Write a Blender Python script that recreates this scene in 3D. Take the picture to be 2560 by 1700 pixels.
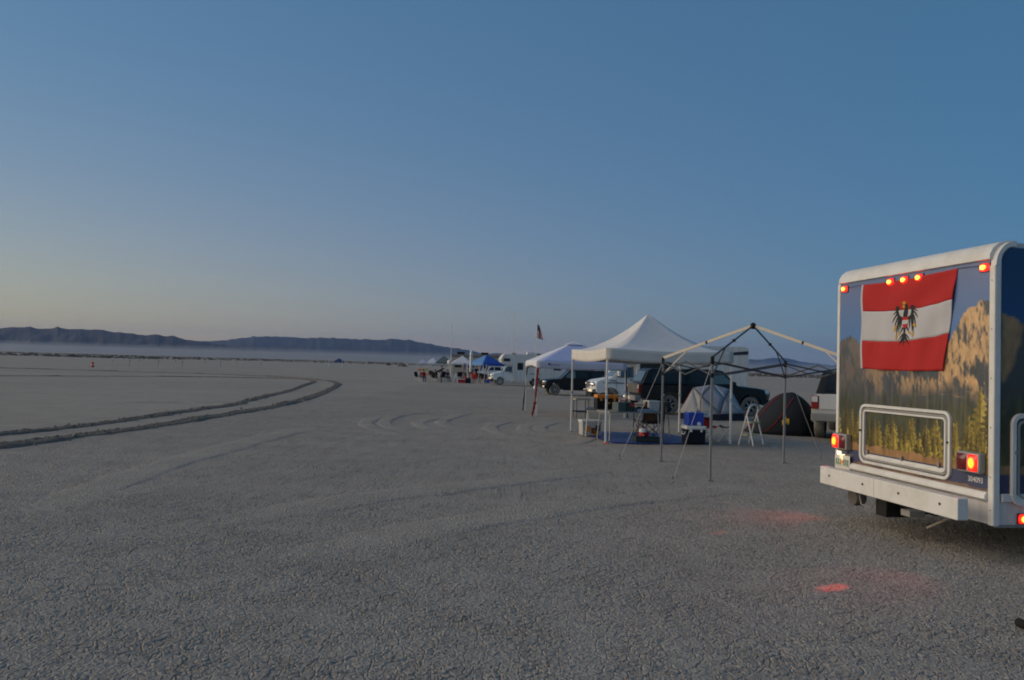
import bpy, bmesh, math, random
import numpy as np
from mathutils import Vector, Matrix, Euler

# ------------------------------------------------------------------ camera, sky, sun, exposure
for o in list(bpy.data.objects):
    bpy.data.objects.remove(o)
SC = bpy.context.scene
COL = SC.collection
RAD = math.radians
EYE = 1.7
ROLL, PITCH = RAD(1.62), math.atan((911.7 - 850) / 1952 * math.cos(RAD(1.62)))
F_PX = 1952.0
_cp, _sp, _cr, _sr = math.cos(PITCH), math.sin(PITCH), math.cos(ROLL), math.sin(ROLL)
_fw = Vector((0, _cp, _sp)); _rt = Vector((1, 0, 0)); _up = _rt.cross(_fw)
_R = _cr * _rt + _sr * _up
_U = -_sr * _rt + _cr * _up
cam_data = bpy.data.cameras.new('camera')
cam_data.sensor_width = 23.6
cam_data.lens = 23.6 * F_PX / 2560
cam_data.clip_start = 0.05
cam_data.clip_end = 60000
cam = bpy.data.objects.new('camera', cam_data)
COL.objects.link(cam)
cam.matrix_world = Matrix(((_R.x, _U.x, -_fw.x, 0), (_R.y, _U.y, -_fw.y, 0), (_R.z, _U.z, -_fw.z, EYE), (0, 0, 0, 1)))
SC.camera = cam

SUN_AZ = RAD(-75)      # measured from +Y towards +X: the glow is low, far to the left
SUN_EL = RAD(3.0)
world = bpy.data.worlds.new('World')
SC.world = world
world.use_nodes = True
wn, wl = world.node_tree.nodes, world.node_tree.links
bg = wn['Background']
sky = wn.new('ShaderNodeTexSky')
sky.sky_type = 'NISHITA'
sky.sun_disc = False
sky.sun_elevation = SUN_EL
sky.sun_rotation = SUN_AZ
sky.altitude = 1200
sky.air_density = 1.0
sky.dust_density = 2.0
sky.ozone_density = 3.0
# the single-scatter sky, plus the even blue that multiple scattering adds at dusk and the warm twilight arch
# that widens and brightens all the way round to where the sun went down (in the camera's white balance)
def _wm(op, a, b=None):
    x = wn.new('ShaderNodeMath'); x.operation = op
    for i, v in enumerate((a, b)):
        if v is None: continue
        if isinstance(v, (int, float)): x.inputs[i].default_value = v
        else: wl.new(v, x.inputs[i])
    return x.outputs[0]
def _wv(src, col, add):
    x = wn.new('ShaderNodeVectorMath'); x.operation = 'MULTIPLY_ADD'
    wl.new(src, x.inputs[0]); x.inputs[1].default_value = col
    if isinstance(add, tuple): x.inputs[2].default_value = add
    else: wl.new(add, x.inputs[2])
    return x.outputs[0]
_tc = wn.new('ShaderNodeTexCoord')
_sep = wn.new('ShaderNodeSeparateXYZ'); wl.new(_tc.outputs['Generated'], _sep.inputs[0])
_z = _wm('MAXIMUM', _sep.outputs['Z'], 0.0)
_dot = wn.new('ShaderNodeVectorMath'); _dot.operation = 'DOT_PRODUCT'
wl.new(_tc.outputs['Generated'], _dot.inputs[0]); _dot.inputs[1].default_value = (math.sin(SUN_AZ), math.cos(SUN_AZ), 0)
_toward = _wm('POWER', _wm('MULTIPLY_ADD', _dot.outputs['Value'], 0.5), 2.0)
_toward.node.inputs[0].links[0].from_node.inputs[2].default_value = 0.5
_arch = _wm('MULTIPLY', _wm('POWER', 2.71828, _wm('MULTIPLY', _z, -1 / .145)), _toward)
_low = _wm('POWER', 2.71828, _wm('MULTIPLY', _z, -1 / .5))
_lin = wn.new('ShaderNodeMapRange'); _lin.inputs[1].default_value = -1; _lin.inputs[2].default_value = 1
_lin.inputs[3].default_value = .66; _lin.inputs[4].default_value = 1.20
wl.new(_dot.outputs['Value'], _lin.inputs[0])
_c = _wv(_lin.outputs[0], (0.258, 0.525, 0.88), (0.0, 0.0, 0.0))
_c = _wv(sky.outputs[0], (0.11, 0.42, 0.38), _c)
_c = _wv(_low, (0.06, 0.25, 0.74), _c)
_c = _wv(_arch, (3.35, 0.85, -1.45), _c)
wl.new(_c, bg.inputs['Color'])
bg.inputs['Strength'].default_value = 0.10

sun_data = bpy.data.lights.new('sun', 'SUN')
sun_data.energy = 1.5
sun_data.angle = RAD(72)
sun_data.color = (1.0, 0.77, 0.52)
sun = bpy.data.objects.new('sun', sun_data)
COL.objects.link(sun)
GLOW_EL = RAD(12.5)       # the sun itself is down: the lamp stands for the broad warm glow it leaves above the horizon
GLOW_AZ = SUN_AZ - RAD(13)
_sd = Vector((math.sin(GLOW_AZ) * math.cos(GLOW_EL), math.cos(GLOW_AZ) * math.cos(GLOW_EL), math.sin(GLOW_EL)))
sun.rotation_euler = _sd.to_track_quat('Z', 'Y').to_euler()
sun.location = (-30, -10, 20)

SC.render.engine = 'CYCLES'
SC.cycles.use_denoising = True
SC.cycles.filter_width = 1.9
SC.cycles.max_bounces = 6
SC.cycles.sample_clamp_indirect = 6.0
SC.view_settings.view_transform = 'Standard'
SC.view_settings.look = 'None'
SC.view_settings.exposure = 1.0
SC.view_settings.gamma = 1.0
SC.view_settings.use_curve_mapping = False

# ------------------------------------------------------------------ geometry helpers
def gz(y):
    """height of the playa: level around the camp's near end, a hand lower beyond it"""
    t = min(1.0, max(0.0, (y - 28.0) / 26.0))
    return -0.35 * t * t * (3 - 2 * t)

def ray(px, py):
    return (float(px) - 1280) / F_PX * _R - (float(py) - 850) / F_PX * _U + _fw

def G(px, py):
    """ground point under a pixel of the photograph"""
    d = ray(px, py)
    z = 0.0
    for _ in range(25):
        t = (z - EYE) / d.z
        z = gz(t * d.y)
    return Vector((t * d.x, t * d.y, z))

def AT(px, py, y):
    """point at depth y along the ray of a pixel"""
    d = ray(px, py)
    t = y / d.y
    return Vector((t * d.x, y, EYE + t * d.z))

class MB:
    def __init__(self):
        self.v, self.f, self.m = [], [], []
    def add(self, vs, fs, mi=0):
        o = len(self.v)
        self.v += [tuple(p) for p in vs]
        self.f += [tuple(i + o for i in f) for f in fs]
        self.m += [mi] * len(fs)
        return self
    def box(self, c, s, rot=None, mi=0, taper=1.0):
        vs = []
        for z in (-.5, .5):
            k = 1.0 if z < 0 else taper
            for x, y in ((-.5, -.5), (.5, -.5), (.5, .5), (-.5, .5)):
                p = Vector((x * s[0] * k, y * s[1] * k, z * s[2]))
                if rot is not None:
                    p = rot @ p
                vs.append(p + Vector(c))
        return self.add(vs, [(3, 2, 1, 0), (4, 5, 6, 7), (0, 1, 5, 4), (1, 2, 6, 5), (2, 3, 7, 6), (3, 0, 4, 7)], mi)
    def b2(self, lo, hi, mi=0):
        lo, hi = Vector(lo), Vector(hi)
        return self.box((lo + hi) / 2, hi - lo, mi=mi)
    def tube(self, pts, r, n=8, mi=0, caps=True, closed=False):
        """sweep a circle (r may be a list) along points"""
        pts = [Vector(p) for p in pts]
        N = len(pts)
        rs = r if isinstance(r, (list, tuple)) else [r] * N
        vs, fs = [], []
        up = None
        for i, p in enumerate(pts):
            if closed:
                d = pts[(i + 1) % N] - pts[i - 1]
            else:
                d = pts[min(i + 1, N - 1)] - pts[max(i - 1, 0)]
            d.normalize()
            if up is None:
                up = Vector((0, 0, 1)) if abs(d.z) < 0.9 else Vector((1, 0, 0))
            a = d.cross(up)
            if a.length < 1e-6:
                a = d.cross(Vector((0, 1, 0)))
            a.normalize()
            b = a.cross(d)
            up = b
            for k in range(n):
                t = 2 * math.pi * k / n + math.pi / n
                vs.append(p + (a * math.cos(t) + b * math.sin(t)) * rs[i])
        M = N if closed else N - 1
        for i in range(M):
            j = (i + 1) % N
            for k in range(n):
                k2 = (k + 1) % n
                fs.append((i * n + k, i * n + k2, j * n + k2, j * n + k))
        if caps and not closed:
            fs.append(tuple(range(n))[::-1])
            fs.append(tuple((N - 1) * n + k for k in range(n)))
        return self.add(vs, fs, mi)
    def rod(self, a, b, r, n=8, mi=0, r2=None):
        return self.tube([a, b], [r, r if r2 is None else r2], n, mi)
    def bar(self, a, b, w, h, mi=0):
        """square bar from a to b"""
        a, b = Vector(a), Vector(b)
        d = (b - a)
        L = d.length
        q = d.to_track_quat('X', 'Z').to_matrix()
        return self.box((a + b) / 2, (L, w, h), q, mi)
    def lathe(self, prof, c=(0, 0, 0), axis='Z', n=24, mi=0, capped=True):
        vs, fs = [], []
        c = Vector(c)
        for r, h in prof:
            for k in range(n):
                t = 2 * math.pi * k / n
                x, y = r * math.cos(t), r * math.sin(t)
                p = {'Z': (x, y, h), 'Y': (x, h, -y), 'X': (h, x, y)}[axis]
                vs.append(c + Vector(p))
        for i in range(len(prof) - 1):
            for k in range(n):
                k2 = (k + 1) % n
                fs.append((i * n + k, i * n + k2, (i + 1) * n + k2, (i + 1) * n + k))
        if capped:
            fs.append(tuple(range(n))[::-1])
            fs.append(tuple((len(prof) - 1) * n + k for k in range(n)))
        return self.add(vs, fs, mi)
    def prism(self, poly, fn, d0, d1, mi=0):
        """extrude a 2-D outline: fn(u, v, d) gives the 3-D point"""
        n = len(poly)
        vs = [fn(u, v, d0) for u, v in poly] + [fn(u, v, d1) for u, v in poly]
        fs = [tuple(range(n))[::-1], tuple(range(n, 2 * n))]
        fs += [(i, (i + 1) % n, n + (i + 1) % n, n + i) for i in range(n)]
        return self.add(vs, fs, mi)
    def grid(self, fn, nu, nv, mi=0, mfn=None):
        o = len(self.v)
        for j in range(nv + 1):
            for i in range(nu + 1):
                self.v.append(tuple(fn(i / nu, j / nv)))
        for j in range(nv):
            for i in range(nu):
                a = o + j * (nu + 1) + i
                self.f.append((a, a + 1, a + nu + 2, a + nu + 1))
                self.m.append(mi if mfn is None else mfn((i + .5) / nu, (j + .5) / nv))
        return self
    def slab(self, prof, ys, fn, mi=0):
        """a side outline (x, z) carried across the width ys and shaped by fn(x, y, z)"""
        n = len(prof)
        vs, fs = [], []
        for y in ys:
            for x, z in prof:
                vs.append(fn(x, y, z))
        for j in range(len(ys) - 1):
            for i in range(n):
                i2 = (i + 1) % n
                fs.append((j * n + i, j * n + i2, (j + 1) * n + i2, (j + 1) * n + i))
        fs.append(tuple(range(n))[::-1])
        fs.append(tuple((len(ys) - 1) * n + i for i in range(n)))
        return self.add(vs, fs, mi)
    def build(self, name, mats, parent=None, smooth=False, bevel=0, seg=2, fix=True, angle=30):
        me = bpy.data.meshes.new(name)
        me.from_pydata(self.v, [], self.f)
        if not isinstance(mats, (list, tuple)):
            mats = [mats]
        for m in mats:
            me.materials.append(MAT[m] if isinstance(m, str) else m)
        me.polygons.foreach_set('material_index', self.m)
        if fix:
            bm = bmesh.new(); bm.from_mesh(me)
            bmesh.ops.recalc_face_normals(bm, faces=bm.faces)
            bm.to_mesh(me); bm.free()
        if smooth:
            me.polygons.foreach_set('use_smooth', [True] * len(me.polygons))
            try:
                me.set_sharp_from_angle(angle=RAD(angle + 8))
            except Exception:
                pass
        me.update()
        o = bpy.data.objects.new(name, me)
        COL.objects.link(o)
        if parent is not None:
            o.parent = parent
        if bevel:
            b = o.modifiers.new('bevel', 'BEVEL')
            b.width = bevel; b.segments = seg; b.limit_method = 'ANGLE'; b.angle_limit = RAD(angle)
            b.harden_normals = False
        return o

def tag(o, label=None, cat=None, group=None, kind=None):
    if label: o['label'] = label
    if cat: o['category'] = cat
    if group: o['group'] = group
    if kind: o['kind'] = kind
    return o

def thing(name, label, cat, loc=(0, 0, 0), rz=0.0, group=None, scale=1.0):
    o = bpy.data.objects.new(name, None)
    COL.objects.link(o)
    o.empty_display_size = 0.2
    o.location = loc
    o.rotation_euler = (0, 0, rz)
    o.scale = (scale,) * 3
    return tag(o, label, cat, group)

def dup(root, loc, rz=0.0, label=None, name=None, scale=None):
    def cp(o, par):
        c = o.copy(); COL.objects.link(c)
        if par is not None: c.parent = par
        for ch in list(o.children):
            cp(ch, c)
        return c
    c = cp(root, None)
    c.location = loc; c.rotation_euler = (0, 0, rz)
    if label: c['label'] = label
    if scale: c.scale = (scale,) * 3
    return c

def rrect(w, h, r, n=5, cx=0, cy=0):
    """rounded rectangle outline"""
    out = []
    for sx, sy, a0 in ((1, 1, 0), (-1, 1, 90), (-1, -1, 180), (1, -1, 270)):
        for k in range(n + 1):
            a = RAD(a0 + 90 * k / n)
            out.append((cx + sx * (w / 2 - r) + r * math.cos(a), cy + sy * (h / 2 - r) + r * math.sin(a)))
    return out

def lerp(a, b, t): return a + (b - a) * t
def sstep(a, b, x):
    t = min(1.0, max(0.0, (x - a) / (b - a))); return t * t * (3 - 2 * t)

# numpy value noise, for printed murals and land forms
_RNG = np.random.default_rng(7)
_LAT = _RNG.random((256, 256))
def vnoise(x, y):
    x, y = np.asarray(x, float), np.asarray(y, float)
    xi, yi = np.floor(x).astype(int), np.floor(y).astype(int)
    fx, fy = x - xi, y - yi
    fx, fy = fx * fx * (3 - 2 * fx), fy * fy * (3 - 2 * fy)
    g = lambda i, j: _LAT[(yi + j) % 256, (xi + i) % 256]
    return (g(0, 0) * (1 - fx) + g(1, 0) * fx) * (1 - fy) + (g(0, 1) * (1 - fx) + g(1, 1) * fx) * fy
def fbm(x, y, o=4):
    s, a = 0.0, 0.5
    for k in range(o):
        s = s + a * vnoise(x * 2 ** k + 13.7 * k, y * 2 ** k + 5.1 * k); a *= 0.5
    return s

# ------------------------------------------------------------------ materials
MAT = {}
def mat(name, col, rough=0.6, metal=0.0, noise=0.0, nscale=8.0, bump=0.0, bscale=40.0, coat=0.0, emit=None, estr=0.0,
        trans=0.0, spec=0.5, streak=False, dirt=None, dirt_amt=0.0, dirt_scale=2.0, alpha=1.0, sheen=0.0, sss=0.0):
    m = bpy.data.materials.new(name)
    m.use_nodes = True
    nt = m.node_tree; n = nt.nodes; l = nt.links
    b = n['Principled BSDF']
    b.inputs['Base Color'].default_value = (*col, 1)
    b.inputs['Roughness'].default_value = rough
    b.inputs['Metallic'].default_value = metal
    b.inputs['Specular IOR Level'].default_value = spec
    if coat: 
        b.inputs['Coat Weight'].default_value = coat
        b.inputs['Coat Roughness'].default_value = 0.08
    if emit:
        b.inputs['Emission Color'].default_value = (*emit, 1)
        b.inputs['Emission Strength'].default_value = estr
    if trans: b.inputs['Transmission Weight'].default_value = trans
    if alpha < 1: b.inputs['Alpha'].default_value = alpha
    tc = n.new('ShaderNodeTexCoord')
    cur = None
    if noise:
        t = n.new('ShaderNodeTexNoise'); t.inputs['Scale'].default_value = nscale; t.inputs['Detail'].default_value = 5
        l.new(tc.outputs['Object'], t.inputs['Vector'])
        r = n.new('ShaderNodeMapRange'); r.inputs[1].default_value = .3; r.inputs[2].default_value = .7
        r.inputs[3].default_value = 1 - noise; r.inputs[4].default_value = 1 + noise
        l.new(t.outputs['Fac'], r.inputs[0])
        mx = n.new('ShaderNodeVectorMath'); mx.operation = 'SCALE'
        mx.inputs[0].default_value = col
        l.new(r.outputs[0], mx.inputs['Scale'])
        cur = mx.outputs[0]
    if dirt:
        t = n.new('ShaderNodeTexNoise'); t.inputs['Scale'].default_value = dirt_scale; t.inputs['Detail'].default_value = 6
        t.inputs['Roughness'].default_value = .65
        if streak:
            mp = n.new('ShaderNodeMapping'); mp.inputs['Scale'].default_value = (9, 9, .9)
            l.new(tc.outputs['Object'], mp.inputs['Vector']); l.new(mp.outputs[0], t.inputs['Vector'])
        else:
            l.new(tc.outputs['Object'], t.inputs['Vector'])
        r = n.new('ShaderNodeMapRange'); r.inputs[1].default_value = .42; r.inputs[2].default_value = .72
        r.inputs[3].default_value = dirt_amt * .25; r.inputs[4].default_value = dirt_amt
        l.new(t.outputs['Fac'], r.inputs[0])
        mx = n.new('ShaderNodeMix'); mx.data_type = 'RGBA'
        if cur is not None: l.new(cur, mx.inputs[6])
        else: mx.inputs[6].default_value = (*col, 1)
        mx.inputs[7].default_value = (*dirt, 1)
        l.new(r.outputs[0], mx.inputs[0])
        cur = mx.outputs[2]
        rr = n.new('ShaderNodeMapRange'); rr.inputs[3].default_value = rough; rr.inputs[4].default_value = .9
        l.new(r.outputs[0], rr.inputs[0]); l.new(rr.outputs[0], b.inputs['Roughness'])
    if cur is not None: l.new(cur, b.inputs['Base Color'])
    if bump:
        t = n.new('ShaderNodeTexNoise'); t.inputs['Scale'].default_value = bscale; t.inputs['Detail'].default_value = 4
        l.new(tc.outputs['Object'], t.inputs['Vector'])
        bp = n.new('ShaderNodeBump'); bp.inputs['Strength'].default_value = bump; bp.inputs['Distance'].default_value = 0.02
        l.new(t.outputs['Fac'], bp.inputs['Height']); l.new(bp.outputs[0], b.inputs['Normal'])
    MAT[name] = m
    return m

DUST = (.36, .33, .29)
mat('white_fiberglass', (.72, .72, .71), .35, noise=.04, nscale=1.5, dirt=(.42, .37, .30), dirt_amt=.6, dirt_scale=1.3, streak=True)
mat('white_trim', (.74, .74, .73), .4, noise=.03, nscale=6, dirt=(.40, .34, .26), dirt_amt=.42, dirt_scale=4)
mat('white_paint', (.74, .75, .76), .25, coat=.5, dirt=(.5, .46, .4), dirt_amt=.3, dirt_scale=1.6)
mat('cream_tan', (.42, .37, .3), .6, dirt=DUST, dirt_amt=.4)
mat('brown_tan', (.16, .135, .115), .6, dirt=DUST, dirt_amt=.3)
mat('silver_paint', (.72, .71, .68), .3, coat=.4, dirt=(.5, .46, .4), dirt_amt=.35, dirt_scale=1.8)
mat('black_paint', (.006, .006, .007), .34, coat=.08, spec=.3, dirt=(.06, .055, .05), dirt_amt=.2, dirt_scale=1.4)
mat('dusty_black', (.03, .03, .032), .5, dirt=(.27, .25, .22), dirt_amt=.75, dirt_scale=2.2)
mat('shell_black', (.007, .008, .010), .35, coat=.08, spec=.3, dirt=(.05, .05, .05), dirt_amt=.15)
mat('window_glass', (.010, .012, .014), .10, spec=.45, dirt=(.1, .1, .1), dirt_amt=.15)
mat('clear_glass', (.10, .17, .17), .05, spec=.6)
mat('sky_glass', (.07, .10, .13), .05, spec=.8)
mat('black_rubber', (.02, .02, .02), .8, dirt=DUST, dirt_amt=.85, dirt_scale=3)
mat('dusty_tyre', (.10, .095, .085), .9, dirt=DUST, dirt_amt=.7, dirt_scale=4)
mat('alloy', (.34, .34, .34), .45, .5, dirt=DUST, dirt_amt=.5, dirt_scale=5)
mat('dark_gap', (.008, .008, .008), .9)
mat('black_plastic', (.018, .018, .019), .5, spec=.15, bump=.1, bscale=90)
mat('grey_plastic', (.11, .11, .11), .55)
mat('bumper_grey', (.3, .3, .29), .5, .3, dirt=DUST, dirt_amt=.5)
mat('chrome', (.68, .68, .68), .2, 1.0)
mat('head_lens', (.92, .88, .78), .28, 1.0)
mat('head_reflector', (.97, .92, .82), .22, 1.0)
mat('red_lens', (.30, .012, .01), .15, coat=.6)
mat('dark_red_lens', (.13, .012, .014), .2, coat=.4)
mat('amber_lens', (.6, .2, .03), .2)
mat('canvas_white', (.66, .655, .66), .75, bump=.25, bscale=18, noise=.05, nscale=3)
mat('canvas_cream', (.64, .61, .57), .75, bump=.2, bscale=14, noise=.05, nscale=3)
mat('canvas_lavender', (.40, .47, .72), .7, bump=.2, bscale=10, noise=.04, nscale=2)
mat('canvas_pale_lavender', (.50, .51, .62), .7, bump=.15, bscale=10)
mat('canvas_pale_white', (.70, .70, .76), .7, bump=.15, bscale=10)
mat('canvas_blue', (.03, .10, .42), .7, bump=.15)
mat('canvas_navy', (.015, .04, .17), .75)
mat('canvas_lightblue', (.10, .24, .52), .7, bump=.15)
mat('canvas_green', (.10, .14, .15), .75)
mat('canvas_dark', (.035, .04, .045), .75, spec=.15)
mat('steel_white', (.76, .74, .70), .45, 0.0, noise=.06, nscale=6)
mat('steel_grey', (.24, .245, .255), .5, .1)
mat('steel_dark', (.06, .063, .072), .5, .3)
mat('steel_glow_lit', (.62, .56, .46), .45, .1)  # frame steel with the evening glow put into its colour
mat('steel_light', (.5, .5, .5), .35, .7)
mat('wood_tan', (.36, .3, .22), .7, noise=.15, nscale=12)
mat('rope', (.5, .49, .46), .9)
mat('tarp_blue', (.035, .055, .20), .45, spec=.15, bump=.6, bscale=6, noise=.15, nscale=4)
mat('plastic_blue', (.012, .06, .42), .3)
mat('plastic_white', (.74, .73, .70), .4)
mat('plastic_red', (.55, .02, .015), .35)
mat('plastic_orange', (.72, .24, .02), .4)
mat('cone_orange', (.75, .08, .02), .5)
mat('plastic_navy', (.012, .016, .026), .35, spec=.15)
mat('plastic_clear', (.52, .5, .48), .25, noise=.12, nscale=14)
mat('box_green', (.06, .085, .085), .5)
mat('box_dark_green', (.014, .03, .024), .5)
mat('tray_blue', (.28, .34, .40), .4)
mat('camp_brown', (.14, .075, .035), .85)
mat('camp_black', (.02, .02, .021), .85, spec=.15)
mat('camp_grey', (.075, .075, .08), .85, spec=.15)
mat('skin_pink', (.5, .3, .27), .6)
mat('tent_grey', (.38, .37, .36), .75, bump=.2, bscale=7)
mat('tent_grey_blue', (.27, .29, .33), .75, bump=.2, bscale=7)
mat('tent_navy', (.025, .03, .05), .8, spec=.15)
mat('tent_charcoal', (.022, .025, .031), .75, spec=.15, bump=.2, bscale=6)
mat('tent_black', (.012, .013, .016), .8, spec=.15)
mat('tent_red', (.32, .025, .04), .7, spec=.15)
mat('logo_yellow', (.62, .36, .03), .6)
mat('ladder_white', (.7, .69, .66), .4, .1)
mat('ladder_yellow', (.5, .44, .2), .6)
mat('flag_red', (.42, .012, .012), .8, noise=.05, nscale=3, bump=.05, bscale=200)
mat('flag_white', (.47, .47, .50), .8, noise=.03, nscale=3, bump=.05, bscale=200)
mat('flag_blue', (.03, .05, .16), .8)
mat('print_black', (.015, .015, .018), .8)
mat('print_grey', (.09, .09, .1), .8)
mat('print_gold', (.52, .27, .02), .8)
mat('decal_white', (.7, .7, .7), .5)
mat('decal_dark', (.03, .03, .04), .5)
mat('decal_blue', (.05, .06, .15), .5)
mat('plate_white', (.72, .70, .62), .4)
mat('plate_green', (.05, .16, .08), .5)
mat('plate_orange', (.8, .22, .03), .5)
mat('shirt_dark', (.025, .025, .03), .85, spec=.15)
mat('cloth_red', (.42, .02, .018), .8)
mat('cloth_yellow', (.5, .42, .04), .8)
mat('hair_dark', (.03, .02, .015), .8)
mat('jeans', (.05, .06, .10), .85)
mat('brush_brown', (.08, .068, .053), .95, noise=.3, nscale=.05)
mat('rocket_white', (.75, .74, .72), .3)

# ------------------------------------------------------------------ the playa
def ground_material():
    m = bpy.data.materials.new('cracked_playa'); m.use_nodes = True
    nt = m.node_tree; n = nt.nodes; l = nt.links
    b = n['Principled BSDF']; b.inputs['Roughness'].default_value = .95; b.inputs['Specular IOR Level'].default_value = .15
    tc = n.new('ShaderNodeTexCoord')
    P = tc.outputs['Object']
    def noise(scale, detail=4, rough=.55, src=P):
        t = n.new('ShaderNodeTexNoise'); t.inputs['Scale'].default_value = scale
        t.inputs['Detail'].default_value = detail; t.inputs['Roughness'].default_value = rough
        l.new(src, t.inputs['Vector']); return t
    def mr(src, a, b_, c, d):
        r = n.new('ShaderNodeMapRange'); r.interpolation_type = 'SMOOTHSTEP'
        for i, v in enumerate((a, b_, c, d)): r.inputs[i + 1].default_value = v
        l.new(src, r.inputs[0]); return r.outputs[0]
    def math_(op, a, b_):
        x = n.new('ShaderNodeMath'); x.operation = op
        for i, v in enumerate((a, b_)):
            if isinstance(v, (int, float)): x.inputs[i].default_value = v
            else: l.new(v, x.inputs[i])
        return x.outputs[0]
    # colour of the clay: broad patches, a little warm and cool, fine grain
    big = noise(.09, 4); mid = noise(1.1, 5, .6); fine = noise(38, 3)
    r1 = n.new('ShaderNodeValToRGB')
    r1.color_ramp.elements[0].position = .36; r1.color_ramp.elements[0].color = (.29, .268, .240, 1)
    r1.color_ramp.elements[1].position = .66; r1.color_ramp.elements[1].color = (.375, .347, .308, 1)
    s = math_('ADD', math_('MULTIPLY', big.outputs['Fac'], .5), math_('MULTIPLY', mid.outputs['Fac'], .5))
    l.new(s, r1.inputs['Fac'])
    sc = n.new('ShaderNodeVectorMath'); sc.operation = 'SCALE'
    l.new(r1.outputs['Color'], sc.inputs[0]); l.new(mr(fine.outputs['Fac'], .25, .75, .80, 1.18), sc.inputs['Scale'])
    l.new(sc.outputs[0], b.inputs['Base Color'])
    # relief: curled plates between drying cracks
    w = noise(7.0, 3); wv = n.new('ShaderNodeVectorMath'); wv.operation = 'MULTIPLY_ADD'
    wv.inputs[1].default_value = (.085, .085, 0); l.new(w.outputs['Color'], wv.inputs[0]); l.new(P, wv.inputs[2])
    flat = n.new('ShaderNodeVectorMath'); flat.operation = 'MULTIPLY'; flat.inputs[1].default_value = (1, 1, 0)
    l.new(wv.outputs[0], flat.inputs[0])
    def cracks(scale, width):
        v = n.new('ShaderNodeTexVoronoi'); v.voronoi_dimensions = '2D'; v.feature = 'DISTANCE_TO_EDGE'
        v.inputs['Scale'].default_value = scale
        l.new(flat.outputs[0], v.inputs['Vector'])
        return mr(v.outputs['Distance'], 0, width, -1, 0)
    part = mr(noise(3.1, 4).outputs['Fac'], .36, .62, .30, 1.0)
    c1 = math_('MULTIPLY', cracks(16.5, .15), part)
    part2 = mr(noise(.9, 2).outputs['Fac'], .42, .6, .0, 1.0)
    c2 = math_('MULTIPLY', cracks(4.6, .05), part2)
    v2 = n.new('ShaderNodeTexVoronoi'); v2.voronoi_dimensions = '2D'; v2.inputs['Scale'].default_value = 16.5
    l.new(flat.outputs[0], v2.inputs['Vector'])
    tilt = mr(v2.outputs['Distance'], 0, .7, -.5, .5)
    h = math_('ADD', math_('MULTIPLY', c1, .015), math_('MULTIPLY', c2, .012))
    h = math_('ADD', h, math_('MULTIPLY', tilt, .004))
    h = math_('ADD', h, math_('MULTIPLY', math_('SUBTRACT', noise(30, 4).outputs['Fac'], .5), .022))
    h = math_('ADD', h, math_('MULTIPLY', math_('SUBTRACT', noise(4.5, 3).outputs['Fac'], .5), .012))
    h = math_('ADD', h, -.006)
    dp = n.new('ShaderNodeDisplacement'); dp.inputs['Midlevel'].default_value = 0; dp.inputs['Scale'].default_value = 1.0
    l.new(h, dp.inputs['Height']); l.new(dp.outputs[0], n['Material Output'].inputs['Displacement'])
    m.displacement_method = 'BOTH'
    MAT['cracked_playa'] = m
ground_material()

def nonuni(parts):
    out = [parts[0][0]]
    for a, b, n_ in parts:
        out += list(np.linspace(a, b, n_ + 1)[1:])
    return np.array(out)
def build_ground():
    xs = np.concatenate([-np.geomspace(30000, 9, 34), np.arange(-8.4, 8.41, .0165), np.geomspace(9, 30000, 34)])
    ys = np.concatenate([[-3000, -300, -40, -8, 0, 2.5], np.arange(3.3, 9.6, .017), 9.6 * 1.022 ** np.arange(1, 95), np.geomspace(80, 40000, 40)])
    ys = np.array(sorted(set(np.round(ys, 4))))
    X, Y = np.meshgrid(xs, ys)
    t = np.clip((Y - 28) / 26, 0, 1)
    Z = -.35 * t * t * (3 - 2 * t)
    co = np.stack([X, Y, Z], -1).reshape(-1, 3)
    nx, ny = len(xs), len(ys)
    i = (np.arange(ny - 1)[:, None] * nx + np.arange(nx - 1)[None]).reshape(-1)
    quads = np.stack([i, i + 1, i + nx + 1, i + nx], 1)
    me = bpy.data.meshes.new('ground')
    me.vertices.add(len(co)); me.vertices.foreach_set('co', co.ravel())
    me.loops.add(quads.size); me.loops.foreach_set('vertex_index', quads.ravel().astype(np.int32))
    me.polygons.add(len(quads)); me.polygons.foreach_set('loop_start', np.arange(0, quads.size, 4, dtype=np.int32))
    me.polygons.foreach_set('use_smooth', np.ones(len(quads), bool))
    me.update()
    me.materials.append(MAT['cracked_playa'])
    o = bpy.data.objects.new('ground', me); COL.objects.link(o)
    tag(o, 'grey cracked dry clay of the flat playa', None, kind='structure')
build_ground()

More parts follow.
